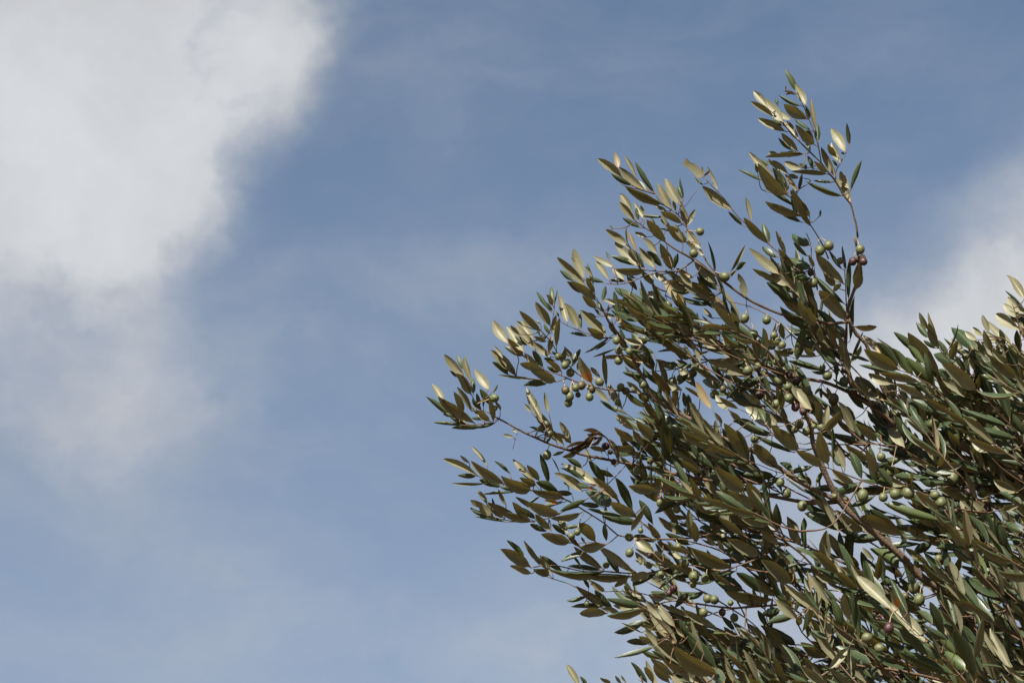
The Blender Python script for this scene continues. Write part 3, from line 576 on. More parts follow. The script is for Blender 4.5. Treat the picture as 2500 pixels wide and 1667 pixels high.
def olive_material(name, look):
    m, N = new_mat(name)
    geo = N.add('ShaderNodeNewGeometry')
    info = N.add('ShaderNodeObjectInfo')
    tc = N.add('ShaderNodeTexCoord').outputs['Object']
    off = N.add('ShaderNodeVectorMath', {0: tc, 1: info.outputs['Location']}, operation='ADD').outputs[0]
    r = info.outputs['Random']
    dots = N.add('ShaderNodeTexVoronoi', {'Vector': off, 'Scale': 620.0, 'Randomness': 1.0})
    dot = N.rng(dots.outputs['Distance'], 0.14, 0.24, 1.0, 0.0)
    a = N.noise(off, 130.0, 4.0, 0.6)
    if look == 'g':
        c = N.mix(r, (0.057, 0.066, 0.021, 1), (0.072, 0.075, 0.029, 1))
        c = N.mix(N.rng(a, 0.42, 0.68, 0.0, 0.55), c, (0.092, 0.090, 0.051, 1))
        c = N.mix(N.math('MULTIPLY', dot, 0.45), c, (0.126, 0.122, 0.068, 1))
        rough = 0.40
    elif look == 'h':
        c = N.mix(N.rng(N.noise(off, 70.0, 3.0, 0.6), 0.42, 0.60, 0.0, 1.0), (0.068, 0.068, 0.023, 1), (0.039, 0.014, 0.010, 1))
        c = N.mix(N.math('MULTIPLY', dot, 0.35), c, (0.110, 0.093, 0.055, 1))
        rough = 0.42
    else:
        c = N.mix(N.rng(a, 0.35, 0.65, 0.0, 1.0), (0.018, 0.006, 0.007, 1), (0.049, 0.021, 0.018, 1))
        c = N.mix(N.math('MULTIPLY', dot, 0.2), c, (0.092, 0.057, 0.047, 1))
        rough = 0.5 if look == 'w' else 0.36
    bp = N.add('ShaderNodeBump', {'Height': N.math('ADD', a, N.math('MULTIPLY', dot, 0.15)), 'Strength': 0.35, 'Distance': 0.0008})
    bs = N.add('ShaderNodeBsdfPrincipled', {'Base Color': c, 'Roughness': rough, 'Normal': bp.outputs[0]})
    bs.inputs['Specular IOR Level'].default_value = 0.3
    bs.inputs['Subsurface Weight'].default_value = 0.0
    N.add('ShaderNodeOutputMaterial', {'Surface': bs.outputs[0]})
    return m


M_LEAF = leaf_material('olive_leaf')
M_BLOTCH = leaf_material('olive_leaf_with_orange_blotch', blotch=True)
M_DEAD = leaf_material('dead_leaf', dead=True)
M_TWIG = bark_material('young_twig_bark', (0.052, 0.024, 0.010, 1), (0.082, 0.043, 0.018, 1), (0.090, 0.061, 0.032, 1), 130.0, 0.0008)
M_BARK = bark_material('limb_bark', (0.065, 0.038, 0.021, 1), (0.113, 0.073, 0.044, 1), (0.156, 0.120, 0.081, 1), 75.0, 0.002)
M_TRUNK = bark_material('trunk_bark', (0.065, 0.051, 0.039, 1), (0.147, 0.121, 0.094, 1), (0.186, 0.161, 0.131, 1), 14.0, 0.02)
M_STALK = bark_material('olive_stalk', (0.191, 0.131, 0.054, 1), (0.250, 0.179, 0.087, 1), (0.162, 0.089, 0.040, 1), 200.0, 0.0004)
M_CUT = bark_material('cut_wood', (0.456, 0.358, 0.228, 1), (0.515, 0.413, 0.282, 1), (0.368, 0.275, 0.168, 1), 300.0, 0.0003)
M_OLIVE = {k: olive_material('olive_skin_' + n, k) for k, n in (('g', 'green'), ('h', 'half_ripe'), ('p', 'ripe'), ('w', 'wrinkled'))}


# ---------------------------------------------------------------- ground (far below the frame)
def build_ground():
    n = 60
    xs = np.sign(np.linspace(-1, 1, n)) * np.abs(np.linspace(-1, 1, n)) ** 3 * 1500.0
    vs = [(x, y, 0.06 * noise.noise(Vector((x * .35, y * .35, 0))) * min(1.0, 40.0 / (1 + abs(x) + abs(y))) * 2.0) for y in xs for x in xs]
    fs = [(j * n + i, j * n + i + 1, (j + 1) * n + i + 1, (j + 1) * n + i) for j in range(n - 1) for i in range(n - 1)]
    me = bpy.data.meshes.new('ground')
    me.from_pydata(vs, [], fs)
    m, N = new_mat('dry_earth_and_grass')
    pos = N.add('ShaderNodeNewGeometry').outputs['Position']
    a = N.noise(pos, 0.5, 6.0, 0.65)
    b = N.noise(pos, 14.0, 5.0, 0.7)
    c = N.mix(N.rng(a, 0.40, 0.60, 0.0, 1.0), (0.11, 0.074, 0.036, 1), (0.085, 0.064, 0.028, 1))
    c = N.mix(N.rng(b, 0.4, 0.7, 0.0, 0.6), c, (0.13, 0.096, 0.05, 1))
    bp = N.add('ShaderNodeBump', {'Height': b, 'Strength': 0.6, 'Distance': 0.05})
    bs = N.add('ShaderNodeBsdfPrincipled', {'Base Color': c, 'Roughness': 0.95, 'Normal': bp.outputs[0]})
    N.add('ShaderNodeOutputMaterial', {'Surface': bs.outputs[0]})
    me.materials.append(m)
    o = bpy.data.objects.new('ground', me)
    COL.objects.link(o)
    o['kind'] = 'structure'
    for p in me.polygons:
        p.use_smooth = True


build_ground()

# ---------------------------------------------------------------- coordinates
S = 3.92


def src(crop, x, y):
    ox, oy = ORIG[crop]
    return ox + x / S, oy + y / S


def at(px, py, d):
    return CAM + pix_dir(px, py) * d


def project(P):
    q = np.asarray(P) - CAM
    d = q @ FWD
    return 1250.0 + (q @ RIGHT) / d * FPX, 833.5 - (q @ UPV) / d * FPX, d


def unit(v):
    return v / (np.linalg.norm(v) + 1e-12)


# ---------------------------------------------------------------- wood
def smooth_line(pts, step=0.012):
    """Catmull-Rom through points (x, y, z, radius)"""
    pts = np.asarray(pts, float)
    if len(pts) < 3:
        mid = (pts[0] + pts[1]) / 2
        mid[:3] += RNG.normal(0, 0.02, 3) * np.linalg.norm(pts[1][:3] - pts[0][:3])
        pts = np.array([pts[0], mid, pts[1]])
    out = []
    P = np.vstack([2 * pts[0] - pts[1], pts, 2 * pts[-1] - pts[-2]])
    for i in range(1, len(P) - 2):
        L = np.linalg.norm(P[i + 1][:3] - P[i][:3])
        n = max(2, min(40, int(L / step)))
        for k in range(n):
            t = k / n
            out.append(0.5 * (2 * P[i] + (P[i + 1] - P[i - 1]) * t + (2 * P[i - 1] - 5 * P[i] + 4 * P[i + 1] - P[i + 2]) * t * t
                              + (3 * P[i] - P[i - 1] - 3 * P[i + 1] + P[i + 2]) * t ** 3))
    out.append(P[-2])
    out = np.array(out)
    out[:, 3] = np.maximum(out[:, 3], 0.0004)
    return out


class Tubes:
    """collects tubes into one mesh"""
    def __init__(self):
        self.v, self.f = [], []

    def tube(self, line, sides=7, rough=0.10, knots=True, cap=True):
        line = np.asarray(line)
        base = len(self.v)
        n = len(line)
        tang = np.gradient(line[:, :3], axis=0)
        ref = unit(np.cross(tang[0], [0.31, 0.52, 0.79]))
        seed = random.random() * 50
        for i in range(n):
            t = unit(tang[i])
            ref = unit(ref - t * (ref @ t))
            b = np.cross(t, ref)
            r = line[i, 3]
            kn = 1.0
            if knots:
                kn += 0.22 * max(0.0, noise.noise(Vector((i * 0.55 + seed, seed, 0)))) * 2
            for s in range(sides):
                a = 2 * math.pi * s / sides
                rr = r * kn * (1 + rough * noise.noise(Vector((math.cos(a) * 1.3, math.sin(a) * 1.3, i * 0.35 + seed))) * 2)
                self.v.append(tuple(line[i, :3] + (ref * math.cos(a) + b * math.sin(a)) * rr))
        for i in range(n - 1):
            for s in range(sides):
                a, c = base + i * sides + s, base + i * sides + (s + 1) % sides
                self.f.append((a, c, c + sides, a + sides))
        if cap:
            self.f.append(tuple(base + (n - 1) * sides + s for s in range(sides)))
            self.f.append(tuple(base + s for s in reversed(range(sides))))

    def build(self, name, mat, parent, kind=None, label=None):
        me = bpy.data.meshes.new(name)
        me.from_pydata(self.v, [], self.f)
        me.materials.append(mat)
        me.polygons.foreach_set('use_smooth', [True] * len(me.polygons))
        o = bpy.data.objects.new(name, me)
        COL.objects.link(o)
        o.parent = parent
        if kind:
            o['kind'] = kind
        if label:
            o['label'] = label
        return o


class Wood:
    pass


WOODS = []
SAMP = {'xy': np.zeros((0, 2)), 'p': np.zeros((0, 3)), 'w': np.zeros(0, int), 'r': np.zeros(0)}


def register(w):
    ln = w.line
    px, py, d = project(ln[:, :3])
    SAMP['xy'] = np.vstack([SAMP['xy'], np.stack([px, py], 1)])
    SAMP['p'] = np.vstack([SAMP['p'], ln[:, :3]])
    SAMP['r'] = np.concatenate([SAMP['r'], ln[:, 3]])
    SAMP['w'] = np.concatenate([SAMP['w'], np.full(len(ln), w.idx)])


def nearest(px, py, limit=None):
    xy = SAMP['xy'][:limit] if limit else SAMP['xy']
    d = np.hypot(xy[:, 0] - px, xy[:, 1] - py)
    i = int(np.argmin(d))
    return i, d[i]


def add_wood(name, line, traced=True):
    w = Wood()
    w.idx, w.name, w.line, w.tubes, w.leaves, w.traced = len(WOODS), name, line, Tubes(), [], traced
    w.tubes.tube(line, 9 if name == 'limb' else (7 if name == 'branch' else 6), rough=0.12 if name != 'twig' else 0.07)
    WOODS.append(w)
    register(w)
    return w


ROOTS = []
for row in WOOD.strip().split('\n'):
    hd, wd, d0, dd, pts = row.split('|')
    name, crop = hd.split()
    w0, w1 = [float(x) / S for x in wd.split(',')]
    P = [src(crop, *map(float, q.split(','))) for q in pts.split()]
    if d0 == '-':
        i, dist = nearest(*P[0])
        depth0 = project(SAMP['p'][i])[2]
        start = SAMP['p'][i]
    else:
        depth0, start = float(d0), None
    seg = np.concatenate([[0], np.cumsum([math.hypot(P[k + 1][0] - P[k][0], P[k + 1][1] - P[k][1]) for k in range(len(P) - 1)])])
    pts4 = []
    wob = RNG.uniform(0, 6.28)
    for k, (x, y) in enumerate(P):
        t = seg[k] / seg[-1]
        d = depth0 + float(dd) * t + 0.006 * math.sin(wob + t * 5.0) * (t > 0)
        r = (w0 + (w1 - w0) * t) / 2.0 / FPX * d
        q = at(x, y, d)
        if k == 0 and start is not None and dist < 40:
            q = start
        pts4.append(np.append(q, r))
    wnew = add_wood(name, smooth_line(pts4))
    if d0 != '-':
        ROOTS.append(wnew)
N_TRACED_SAMPLES = len(SAMP['p'])

# ---------------------------------------------------------------- leaf shapes
NL, NC = 9, 4                                   # rows along the leaf, columns across: 48 triangles


def leaf_shape(bend=0.06, side=0.0, tip=1.0, fold=0.16, curl=0.05, twist=0.0, belly=0.5, bite=None, ragged=0.0):
    ts = [0.0, 0.06, 0.16, 0.30, 0.46, 0.62, 0.78, 0.91, 1.0]
    V, UV, F = [], [], []
    for i, t in enumerate(ts):
        if i == 0:
            w = 0.035
        elif i == 1:
            w = 0.07
        elif i == len(ts) - 1:
            w = 0.025 * tip
        else:
            q = (t - 0.03) / 0.97
            w = math.sin(math.pi * q ** (0.66 + 0.5 * belly)) ** (0.80 - 0.12 * tip) * 0.5
            w = max(w, 0.03)
        for j in range(NC):
            s = (-1.0, -0.36, 0.36, 1.0)[j]
            y = s * w * (1 + RNG.normal(0, ragged) * (abs(s) > 0.9))
            if bite and abs(t - bite[0]) < bite[2] and s * bite[1] > 0:
                y *= 0.35
            z = -fold * (abs(s) ** 1.5) * w * 0.45
            x = t
            tw = twist * (t - 0.4)
            y2, z2 = y * math.cos(tw) - z * math.sin(tw), y * math.sin(tw) * 0.24 + z * math.cos(tw) * 0.5
            z2 += bend * 4 * t * (1 - t) - curl * t * t + RNG.normal(0, ragged * 0.10) * (abs(s) > 0.9)
            y2 += side * 4 * t * (1 - t)
            V.append((x, y2, z2))
            UV.append((t, 0.5 + s * 0.5))
    for i in range(NL - 1):
        for j in range(NC - 1):
            a = i * NC + j
            F.append((a, a + NC, a + NC + 1, a + 1))
    V = np.array(V)
    UV = np.array(UV)
    F = np.array(F)
    # keep the faces turned so that +z is the upper side of the leaf
    a, b, c = V[F[10][0]], V[F[10][1]], V[F[10][2]]
    if np.cross(b - a, c - a)[2] < 0:
        F = F[:, ::-1]
    return V, UV, F


SHAPES = []
for _k in range(22):
    SHAPES.append(leaf_shape(bend=RNG.uniform(-0.05, 0.11), side=RNG.uniform(-0.15, 0.15), tip=RNG.uniform(0.3, 1.5), fold=RNG.uniform(0.4, 1.7),
                             curl=RNG.uniform(-0.08, 0.18), twist=RNG.normal(0, 0.65), belly=RNG.uniform(0.35, 0.95), ragged=0.05))
BITTEN = [leaf_shape(bend=0.03, tip=9.0, bite=(0.86, 1, 0.1)), leaf_shape(bend=0.06, side=0.05, tip=1.0, bite=(0.66, -1, 0.1))]
CURLED = [leaf_shape(bend=0.10, side=0.2, fold=3.0, curl=0.2, twist=1.3), leaf_shape(bend=-0.12, side=-0.12, fold=4.0, curl=-0.2, twist=-1.8)]
ALLSHAPES = SHAPES + BITTEN + CURLED
SHAPE_MESH = {}


def shape_mesh(k, mat):
    key = (k, mat.name)
    if key not in SHAPE_MESH:
        V, UV, F = ALLSHAPES[k]
        me = bpy.data.meshes.new('leaf')
        me.from_pydata(V.tolist(), [], F.tolist())
        me.materials.append(mat)
        uvl = me.uv_layers.new(name='leaf')
        uvl.data.foreach_set('uv', UV[F.reshape(-1)].astype(np.float32).reshape(-1))
        me.polygons.foreach_set('use_smooth', [True] * len(me.polygons))
        SHAPE_MESH[key] = me
    return SHAPE_MESH[key]


TARGET = {'l': (-1, 0.82), 'm': (-1, 0.40), 'u': (-1, -0.22), 'g': (1, 0.60), 't': (1, 0.10), 'o': (-1, -0.1), 'b': (-1, 0.3), 'd': (-1, 0.5)}


class Leaf:
    __slots__ = ('M', 'k', 'look', 'wood', 'seen', 'traced', 'stem')


LEAFS = []


def orient(base, tip_px, width_px, look):
    """find the tilt and roll that give a leaf its measured outline and its measured brightness under the sun"""
    bx, by, bd = project(base)
    vdir = unit(CAM - base)
    a2 = unit(RIGHT * (tip_px[0] - bx) - UPV * (tip_px[1] - by))
    sgn, want = TARGET[look]
    want += RNG.normal(0, 0.10)
    best = None
    for dl in np.radians([-52, -40, -28, -16, -5, 6, 17, 29, 41, 53]):
        ax = unit(a2 * math.cos(dl) + FWD * math.sin(dl))
        n0 = unit(vdir - ax * (vdir @ ax))
        s0 = np.cross(ax, n0)
        L2 = math.hypot(tip_px[0] - bx, tip_px[1] - by) / FPX * bd
        L = L2 / math.cos(dl)
        for ro in np.radians([-66, -52, -38, -25, -12, 0, 12, 25, 38, 52, 66]):
            n = n0 * math.cos(ro) + s0 * math.sin(ro)
            face = n @ vdir
            if face < 0.22:
                continue
            Wd = 0.93 * width_px / FPX * bd / face
            asp = Wd / L
            c = 1.2 * (n @ SUN - want) ** 2 + 0.10 * dl * dl + 0.07 * ro * ro + RNG.uniform(0, 0.02)
            if asp > 0.30:
                c += (asp - 0.30) * 6
            if best is None or c < best[0]:
                best = (c, ax, n * sgn, L, Wd)
    _, ax, n, L, Wd = best
    n = unit(n - ax * (n @ ax))
    side = np.cross(n, ax)
    Wd = min(Wd, 0.30 * L)
    M = np.eye(4)
    M[:3, 0], M[:3, 1], M[:3, 2], M[:3, 3] = ax * L, side * Wd, n * L * 0.9, base
    return M


def free_leaf(base, ax, n, L, Wd):
    ax = unit(ax)
    n = unit(n - ax * (n @ ax))
    M = np.eye(4)
    M[:3, 0], M[:3, 1], M[:3, 2], M[:3, 3] = ax * L, np.cross(n, ax) * Wd, n * L * 0.9, base
    return M


def put_leaf(M, k, look, wood, traced):
    lf = Leaf()
    lf.M, lf.k, lf.look, lf.wood, lf.seen, lf.traced, lf.stem = M, k, look, wood, 0, traced, None
    LEAFS.append(lf)
    return lf


# leaves measured on the photograph
done = []
for crop, txt in LEAVES.items():
    for tok in txt.split():
        bx, by, tx, ty, wd, look = tok.split(',')
        b = src(crop, float(bx), float(by))
        t = src(crop, float(tx), float(ty))
        wd = float(wd) / S
        mx, my, an = (b[0] + t[0]) / 2, (b[1] + t[1]) / 2, math.atan2(t[1] - b[1], t[0] - b[0])
        ln = math.hypot(t[0] - b[0], t[1] - b[1])
        if any(math.hypot(mx - q[0], my - q[1]) < 9 and abs(an - q[2]) < 0.25 and abs(ln - q[3]) < 0.3 * ln for q in done):
            continue
        done.append((mx, my, an, ln))
        # nearest wood, looked for a little behind the leaf's foot
        i, dist = nearest(b[0] - (t[0] - b[0]) / ln * 7, b[1] - (t[1] - b[1]) / ln * 7, N_TRACED_SAMPLES)
        sp = SAMP['p'][i]
        wood = WOODS[SAMP['w'][i]]
        d = project(sp)[2]
        lift = {'u': -0.006, 'm': -0.002, 'l': 0.0, 'g': 0.012, 't': 0.010}.get(look, -0.004) + RNG.normal(0, 0.006)
        if dist > 25:
            lift += RNG.uniform(-0.05, 0.03)
        base = at(b[0], b[1], d + lift)
        M = orient(base, t, wd, look)
        if look == 'b':
            k = len(SHAPES) + int(RNG.integers(0, len(BITTEN)))
        elif look == 'd':
            k = len(SHAPES) + len(BITTEN) + int(RNG.integers(0, len(CURLED)))
        else:
            k = int(RNG.integers(0, len(SHAPES)))
        put_leaf(M, k, look, wood, True)
        # stem from the wood to the leaf's foot
        ax = unit(M[:3, 0])
        gap = np.linalg.norm(base - sp)
        r0 = 0.0006 if gap < 0.02 else 0.0008
        if gap < 0.05:
            mid = (base + sp) / 2 - ax * gap * 0.06
            wood.tubes.tube(smooth_line([np.append(sp, r0 * 1.2), np.append(mid, r0), np.append(base + ax * 0.003, r0 * 0.8)], 0.006), 5, 0.05, False)
        else:
            back = base - ax * 0.03 + FWD * 0.008
            wood.tubes.tube(smooth_line([np.append(sp, r0 * 1.1), np.append((back + sp) / 2 + FWD * 0.006, r0), np.append(back, r0), np.append(base + ax * 0.003, r0 * 0.7)], 0.008), 5, 0.05, False)

# the bunch of dead, curled leaves hanging from the middle branch
for bx, by, tx, ty, wd in ((1880, 255, 1670, 215, 40), (1870, 250, 1480, 395, 34), (1790, 255, 1620, 370, 40), (1850, 265, 1730, 330, 44),
                           (1760, 250, 1540, 420, 40), (1700, 300, 1500, 380, 26), (1890, 270, 1995, 520, 34), (1840, 240, 1690, 225, 46)):
    b, t = src('B', bx, by), src('B', tx, ty)
    i, dist = nearest(*src('B', 1900, 480), N_TRACED_SAMPLES)
    d = project(SAMP['p'][i])[2] - 0.03 + RNG.normal(0, 0.008)
    put_leaf(orient(at(b[0], b[1], d), t, 1.35 * wd / S, 'd'), len(SHAPES) + len(BITTEN) + int(RNG.integers(0, 2)), 'd', WOODS[SAMP['w'][i]], True)
q = [src('B', x, y) for x, y in ((1960, 545), (2000, 470), (1930, 350), (1885, 270), (1790, 215))]
WOODS[SAMP['w'][i]].tubes.tube(smooth_line([np.append(at(x, y, d + 0.004), 0.0013) for x, y in q]), 5, 0.1)

# ---------------------------------------------------------------- the inner and outer crown
GAPC = []
for crop, txt in GAPS.items():
    for tok in txt.split():
        x, y, r = map(float, tok.split(','))
        X, Y = src(crop, x, y)
        GAPC.append((X, Y, 1.15 * r / S))
GAPC = np.array(GAPC)
EDGE = np.array([(1560, 1560), (1600, 1640), (1540, 1470), (1450, 1400), (1390, 1330), (1350, 1270), (1290, 1215), (1330, 1160), (1440, 1120), (1420, 1050),
                 (1480, 960), (1440, 860), (1440, 760), (1500, 680), (1600, 620), (1690, 660), (1780, 700), (1850, 640), (1900, 600), (1990, 600), (1960, 700), (2030, 700), (2060, 860),
                 (2110, 930), (2200, 880), (2300, 850), (2420, 790), (2520, 700), (2700, 560), (2950, 480), (3500, 330), (4100, 700),
                 (4200, 1600), (4000, 2900), (2600, 3100), (1900, 2500), (1600, 1950)], float)


def inside(px, py):
    c = False
    n = len(EDGE)
    for i in range(n):
        x1, y1 = EDGE[i]
        x2, y2 = EDGE[(i + 1) % n]
        if (y1 > py) != (y2 > py) and px < (x2 - x1) * (py - y1) / (y2 - y1) + x1:
            c = not c
    return c


def clear(P):
    px, py, d = project(P)
    if not inside(px, py):
        return False
    return not np.any(np.hypot(GAPC[:, 0] - px, GAPC[:, 1] - py) < GAPC[:, 2])


# boughs between the trunk and the measured branches, all outside the frame
FORK = np.array([1.84, 4.70, 1.40])
BOUGH_P, BOUGH_R = [], []


def bough(name, pts):
    line = smooth_line(pts, 0.02)
    w = add_wood(name, line, False)
    w.keep = True
    BOUGH_P.extend(line[:, :3])
    BOUGH_R.extend(line[:, 3])
    return w


for pts in (((1.84, 4.70, 1.32, .085), (1.64, 4.48, 1.85, .062), (1.44, 4.22, 2.35, .048), (1.24, 4.02, 2.72, .034)),
            ((1.84, 4.70, 1.32, .080), (2.00, 4.62, 1.90, .060), (1.92, 4.40, 2.60, .042), (1.70, 4.35, 3.30, .024)),
            ((1.86, 4.72, 1.32, .080), (2.15, 4.95, 1.95, .055), (2.25, 5.05, 2.70, .038), (2.05, 5.15, 3.40, .020)),
            ((1.86, 4.72, 1.32, .070), (2.25, 4.60, 1.80, .050), (2.65, 4.50, 2.30, .034), (2.80, 4.45, 2.90, .018)),
            ((1.84, 4.74, 1.32, .070), (1.80, 5.10, 1.90, .050), (1.65, 5.30, 2.50, .034), (1.50, 5.40, 3.00, .018)),
            ((1.70, 4.55, 1.70, .045), (1.60, 4.10, 1.90, .032), (1.45, 3.75, 2.15, .022), (1.20, 3.55, 2.40, .014))):
    bough('limb', pts)
for w in sorted(ROOTS, key=lambda w: -w.line[0][3]):
    e = w.line[0]
    back = unit(e[:3] - w.line[4][:3])
    ahead = e[:3] + back * 0.22
    BP = np.array(BOUGH_P)
    cost = np.linalg.norm(BP - ahead, axis=1) + np.maximum(0, BP[:, 2] - e[2] + 0.12) * 3
    k = int(np.argmin(cost))
    r = min(BOUGH_R[k] * 0.8, e[3] * 1.7)
    t = BP[k]
    m = (ahead + t) / 2 + np.array([0, 0, -0.03])
    bough('limb' if e[3] > 0.006 else 'branch', (np.append(t, r), np.append(m, (r + e[3]) / 2), np.append(e[:3] + back * 0.07, e[3] * 1.02), np.append(e[:3] - back * 0.004, e[3])))
BOUGH_P = np.array(BOUGH_P)
FULL_P = np.vstack([SAMP['p'][:N_TRACED_SAMPLES], BOUGH_P])


def join_stem(w, line, far):
    """a thin stem from a shoot's foot to the nearest wood lying behind it"""
    s = line[0, :3]
    d0 = unit(line[1, :3] - s)
    src_p = BOUGH_P if far else FULL_P
    v = src_p - s
    dist = np.linalg.norm(v, axis=1)
    cost = dist * (1.6 + (v @ d0) / (dist + 1e-6))
    k = int(np.argmin(cost))
    if dist[k] > (1.2 if far else 0.30):
        return
    t = src_p[k]
    m = s - d0 * dist[k] * 0.35
    r = (0.0016 + 0.004 * min(1.0, dist[k])) if far else 0.0011
    w.tubes.tube(smooth_line([np.append(t, r * 1.2), np.append(m * 0.5 + (s + t) * 0.25 - np.array([0, 0, 0.02 * dist[k]]), r), np.append(s + d0 * 0.004, 0.0016)], 0.012), 5, 0.1)


def leafy_twig(start, direction, length, r0, back, wood_name='twig', scale=1.0, droop=0.02):
    """one shoot with opposite pairs of leaves; leaves that would cover a gap in the crown are left off"""
    pts = [np.append(start, r0)]
    p, dr = start.copy(), unit(direction)
    n = 5
    for i in range(n):
        dr = unit(dr + RNG.normal(0, 0.10, 3) + np.array([0, 0, droop]))
        p = p + dr * length / n
        pts.append(np.append(p, r0 + (0.0006 - r0) * (i + 1) / n))
    line = smooth_line(pts, 0.012)
    cand = []
    nodes = np.arange(0.18, 1.0, 0.022 * scale / length)
    phase = RNG.uniform(0, math.pi)
    for q, t in enumerate(nodes):
        k = min(len(line) - 2, int(t * (len(line) - 1)))
        b = line[k, :3]
        ax0 = unit(line[k + 1, :3] - line[k, :3])
        e1 = unit(np.cross(ax0, [0.2, 0.3, 0.93]))
        e2 = np.cross(ax0, e1)
        for h in (0, math.pi):
            if RNG.random() < 0.12:
                continue
            a = phase + h + q * math.pi / 2 + RNG.normal(0, 0.25)
            out = e1 * math.cos(a) + e2 * math.sin(a)
            spread = RNG.uniform(0.32, 0.68) * (1.0 - 0.35 * t)
            ax = unit(ax0 + out * spread + np.array([0, 0, 0.08]))
            L = RNG.uniform(0.040, 0.072) * scale * (0.65 + 0.45 * math.sin(math.pi * min(1, t * 0.9 + 0.12)))
            nn = unit(ax0 * 0.9 - out * 0.6 + np.array([0, 0, 0.75]) + RNG.normal(0, 0.28, 3))
            ok = all(clear(b + ax * L * f) for f in (0.25, 0.6, 1.0))
            if ok:
                cand.append((b, ax, nn, L, L * RNG.uniform(0.18, 0.24)))
    if len(cand) < (6 if back else 4):
        return None
    if not all(clear(line[k, :3]) for k in range(1, len(line), 3)):
        return None
    w = add_wood(wood_name, line, False)
    join_stem(w, line, not back)
    for b, ax, nn, L, Wd in cand:
        put_leaf(free_leaf(b, ax, nn, L, Wd), int(RNG.integers(0, len(SHAPES))), 'x', w, False)
    return w


def flow(px, py):
    """the way the shoots run: fanning to the upper left from the lower right"""
    a = math.radians(35.0 + 22.0 * math.exp(-((px - 2150) / 260.0) ** 2) * (py < 1150) + RNG.normal(0, 9))
    return -RIGHT * math.cos(a) + UPV * math.sin(a)


def fill(n, box, dr, tag, back=True, lmin=0.11, lmax=0.20):
    made, tries = 0, 0
    while made < n and tries < n * 14:
        tries += 1
        px, py = RNG.uniform(box[0], box[2]), RNG.uniform(box[1], box[3])
        d = RNG.uniform(*dr)
        if not inside(px, py):
            continue
        L = RNG.uniform(lmin, lmax)
        dir3 = flow(px, py) + FWD * RNG.normal(0.0, 0.35)
        w = leafy_twig(at(px, py, d), dir3, L, 0.0016, back)
        if w is not None:
            w.tag = tag
            made += 1


fill(115, (1500, 950, 2560, 1800), (3.98, 4.35), 'inner')
fill(24, (1750, 1250, 2560, 1800), (3.80, 4.00), 'inner')
fill(16, (1450, 800, 2100, 1200), (3.95, 4.15), 'inner')
fill(9, (1480, 650, 2000, 900), (3.86, 4.00), 'inner', True, 0.08, 0.14)
fill(5, (1750, 650, 2150, 1050), (4.02, 4.12), 'inner')
fill(32, (2150, 850, 2600, 1250), (3.98, 4.30), 'inner')
fill(10, (1700, 1100, 2560, 1800), (3.68, 3.82), 'inner')
fill(16, (2000, 1450, 2600, 1850), (3.55, 3.75), 'inner')
fill(130, (1800, 1800, 3000, 2600), (3.5, 4.5), 'outer', False, 0.14, 0.26)
fill(380, (2560, 500, 3800, 2600), (3.6, 4.7), 'outer', False, 0.14, 0.26)
fill(300, (2400, 700, 4000, 2600), (4.5, 5.6), 'outer', False, 0.14, 0.26)

# ---------------------------------------------------------------- how much of each leaf the camera sees
allV, allF, owner = [], [], []
off = 0
for li, lf in enumerate(LEAFS):
    V, UV, F = ALLSHAPES[lf.k]
    allV.append(V @ lf.M[:3, :3].T + lf.M[:3, 3])
    allF.append(F + off)
    owner.append(np.full(len(F), li))
    off += len(V)
for w in WOODS:
    tv, tf = np.array(w.tubes.v), [f for f in w.tubes.f if len(f) == 4]
    allV.append(tv)
    allF.append(np.array(tf) + off)
    owner.append(np.full(len(tf), -1 - w.idx))
    off += len(tv)
AV, AF, OW = np.vstack(allV), np.vstack(allF), np.concatenate(owner)
bvh = BVHTree.FromPolygons([tuple(v) for v in AV], [tuple(f) for f in AF.tolist()])
o3 = Vector(CAM)
STEP = 7
wood_seen = {}
for py in range(3, 1667, STEP):
    for px in range(980, 2500, STEP):
        hit = bvh.ray_cast(o3, Vector(unit(pix_dir(px, py))))
        if hit[2] is not None:
            ow = OW[hit[2]]
            if ow >= 0:
                LEAFS[ow].seen += 1
            else:
                wood_seen[-1 - ow] = wood_seen.get(-1 - ow, 0) + 1

# ---------------------------------------------------------------- the tree
root_pos = np.array([1.95, 4.95, 0.0])
tree = bpy.data.objects.new('olive_tree', None)
COL.objects.link(tree)
tree.location = root_pos
tree['label'] = 'fruiting olive tree with narrow silvery leaves and green olives reaching up into the blue sky'
tree['category'] = 'tree'
TINV = Matrix.Translation(Vector(-root_pos))

order = sorted([l for l in LEAFS if l.seen > 0], key=lambda l: -l.seen)
single = set(id(l) for l in order[:300])


def local(pts4):
    return pts4


# wood objects; meshes are written in the tree's own coordinates
WOOD_OBJ = {}
outer = Tubes()
for w in WOODS:
    vv = [(x - root_pos[0], y - root_pos[1], z - root_pos[2]) for x, y, z in w.tubes.v]
    if not w.traced and not getattr(w, 'keep', False) and not (wood_seen.get(w.idx, 0) or any(id(l) in single for l in LEAFS if l.wood is w)):
        b0 = len(outer.v)
        outer.v += vv
        outer.f += [tuple(i + b0 for i in f) for f in w.tubes.f]
        continue
    w.tubes.v = vv
    WOOD_OBJ[w.idx] = w.tubes.build(w.name, M_BARK if w.name == 'limb' else M_TWIG, tree)
outer.build('hidden_twigs', M_TWIG, tree, kind='stuff')


def leaf_mat(look):
    return M_BLOTCH if look == 'o' else (M_DEAD if look == 'd' else M_LEAF)


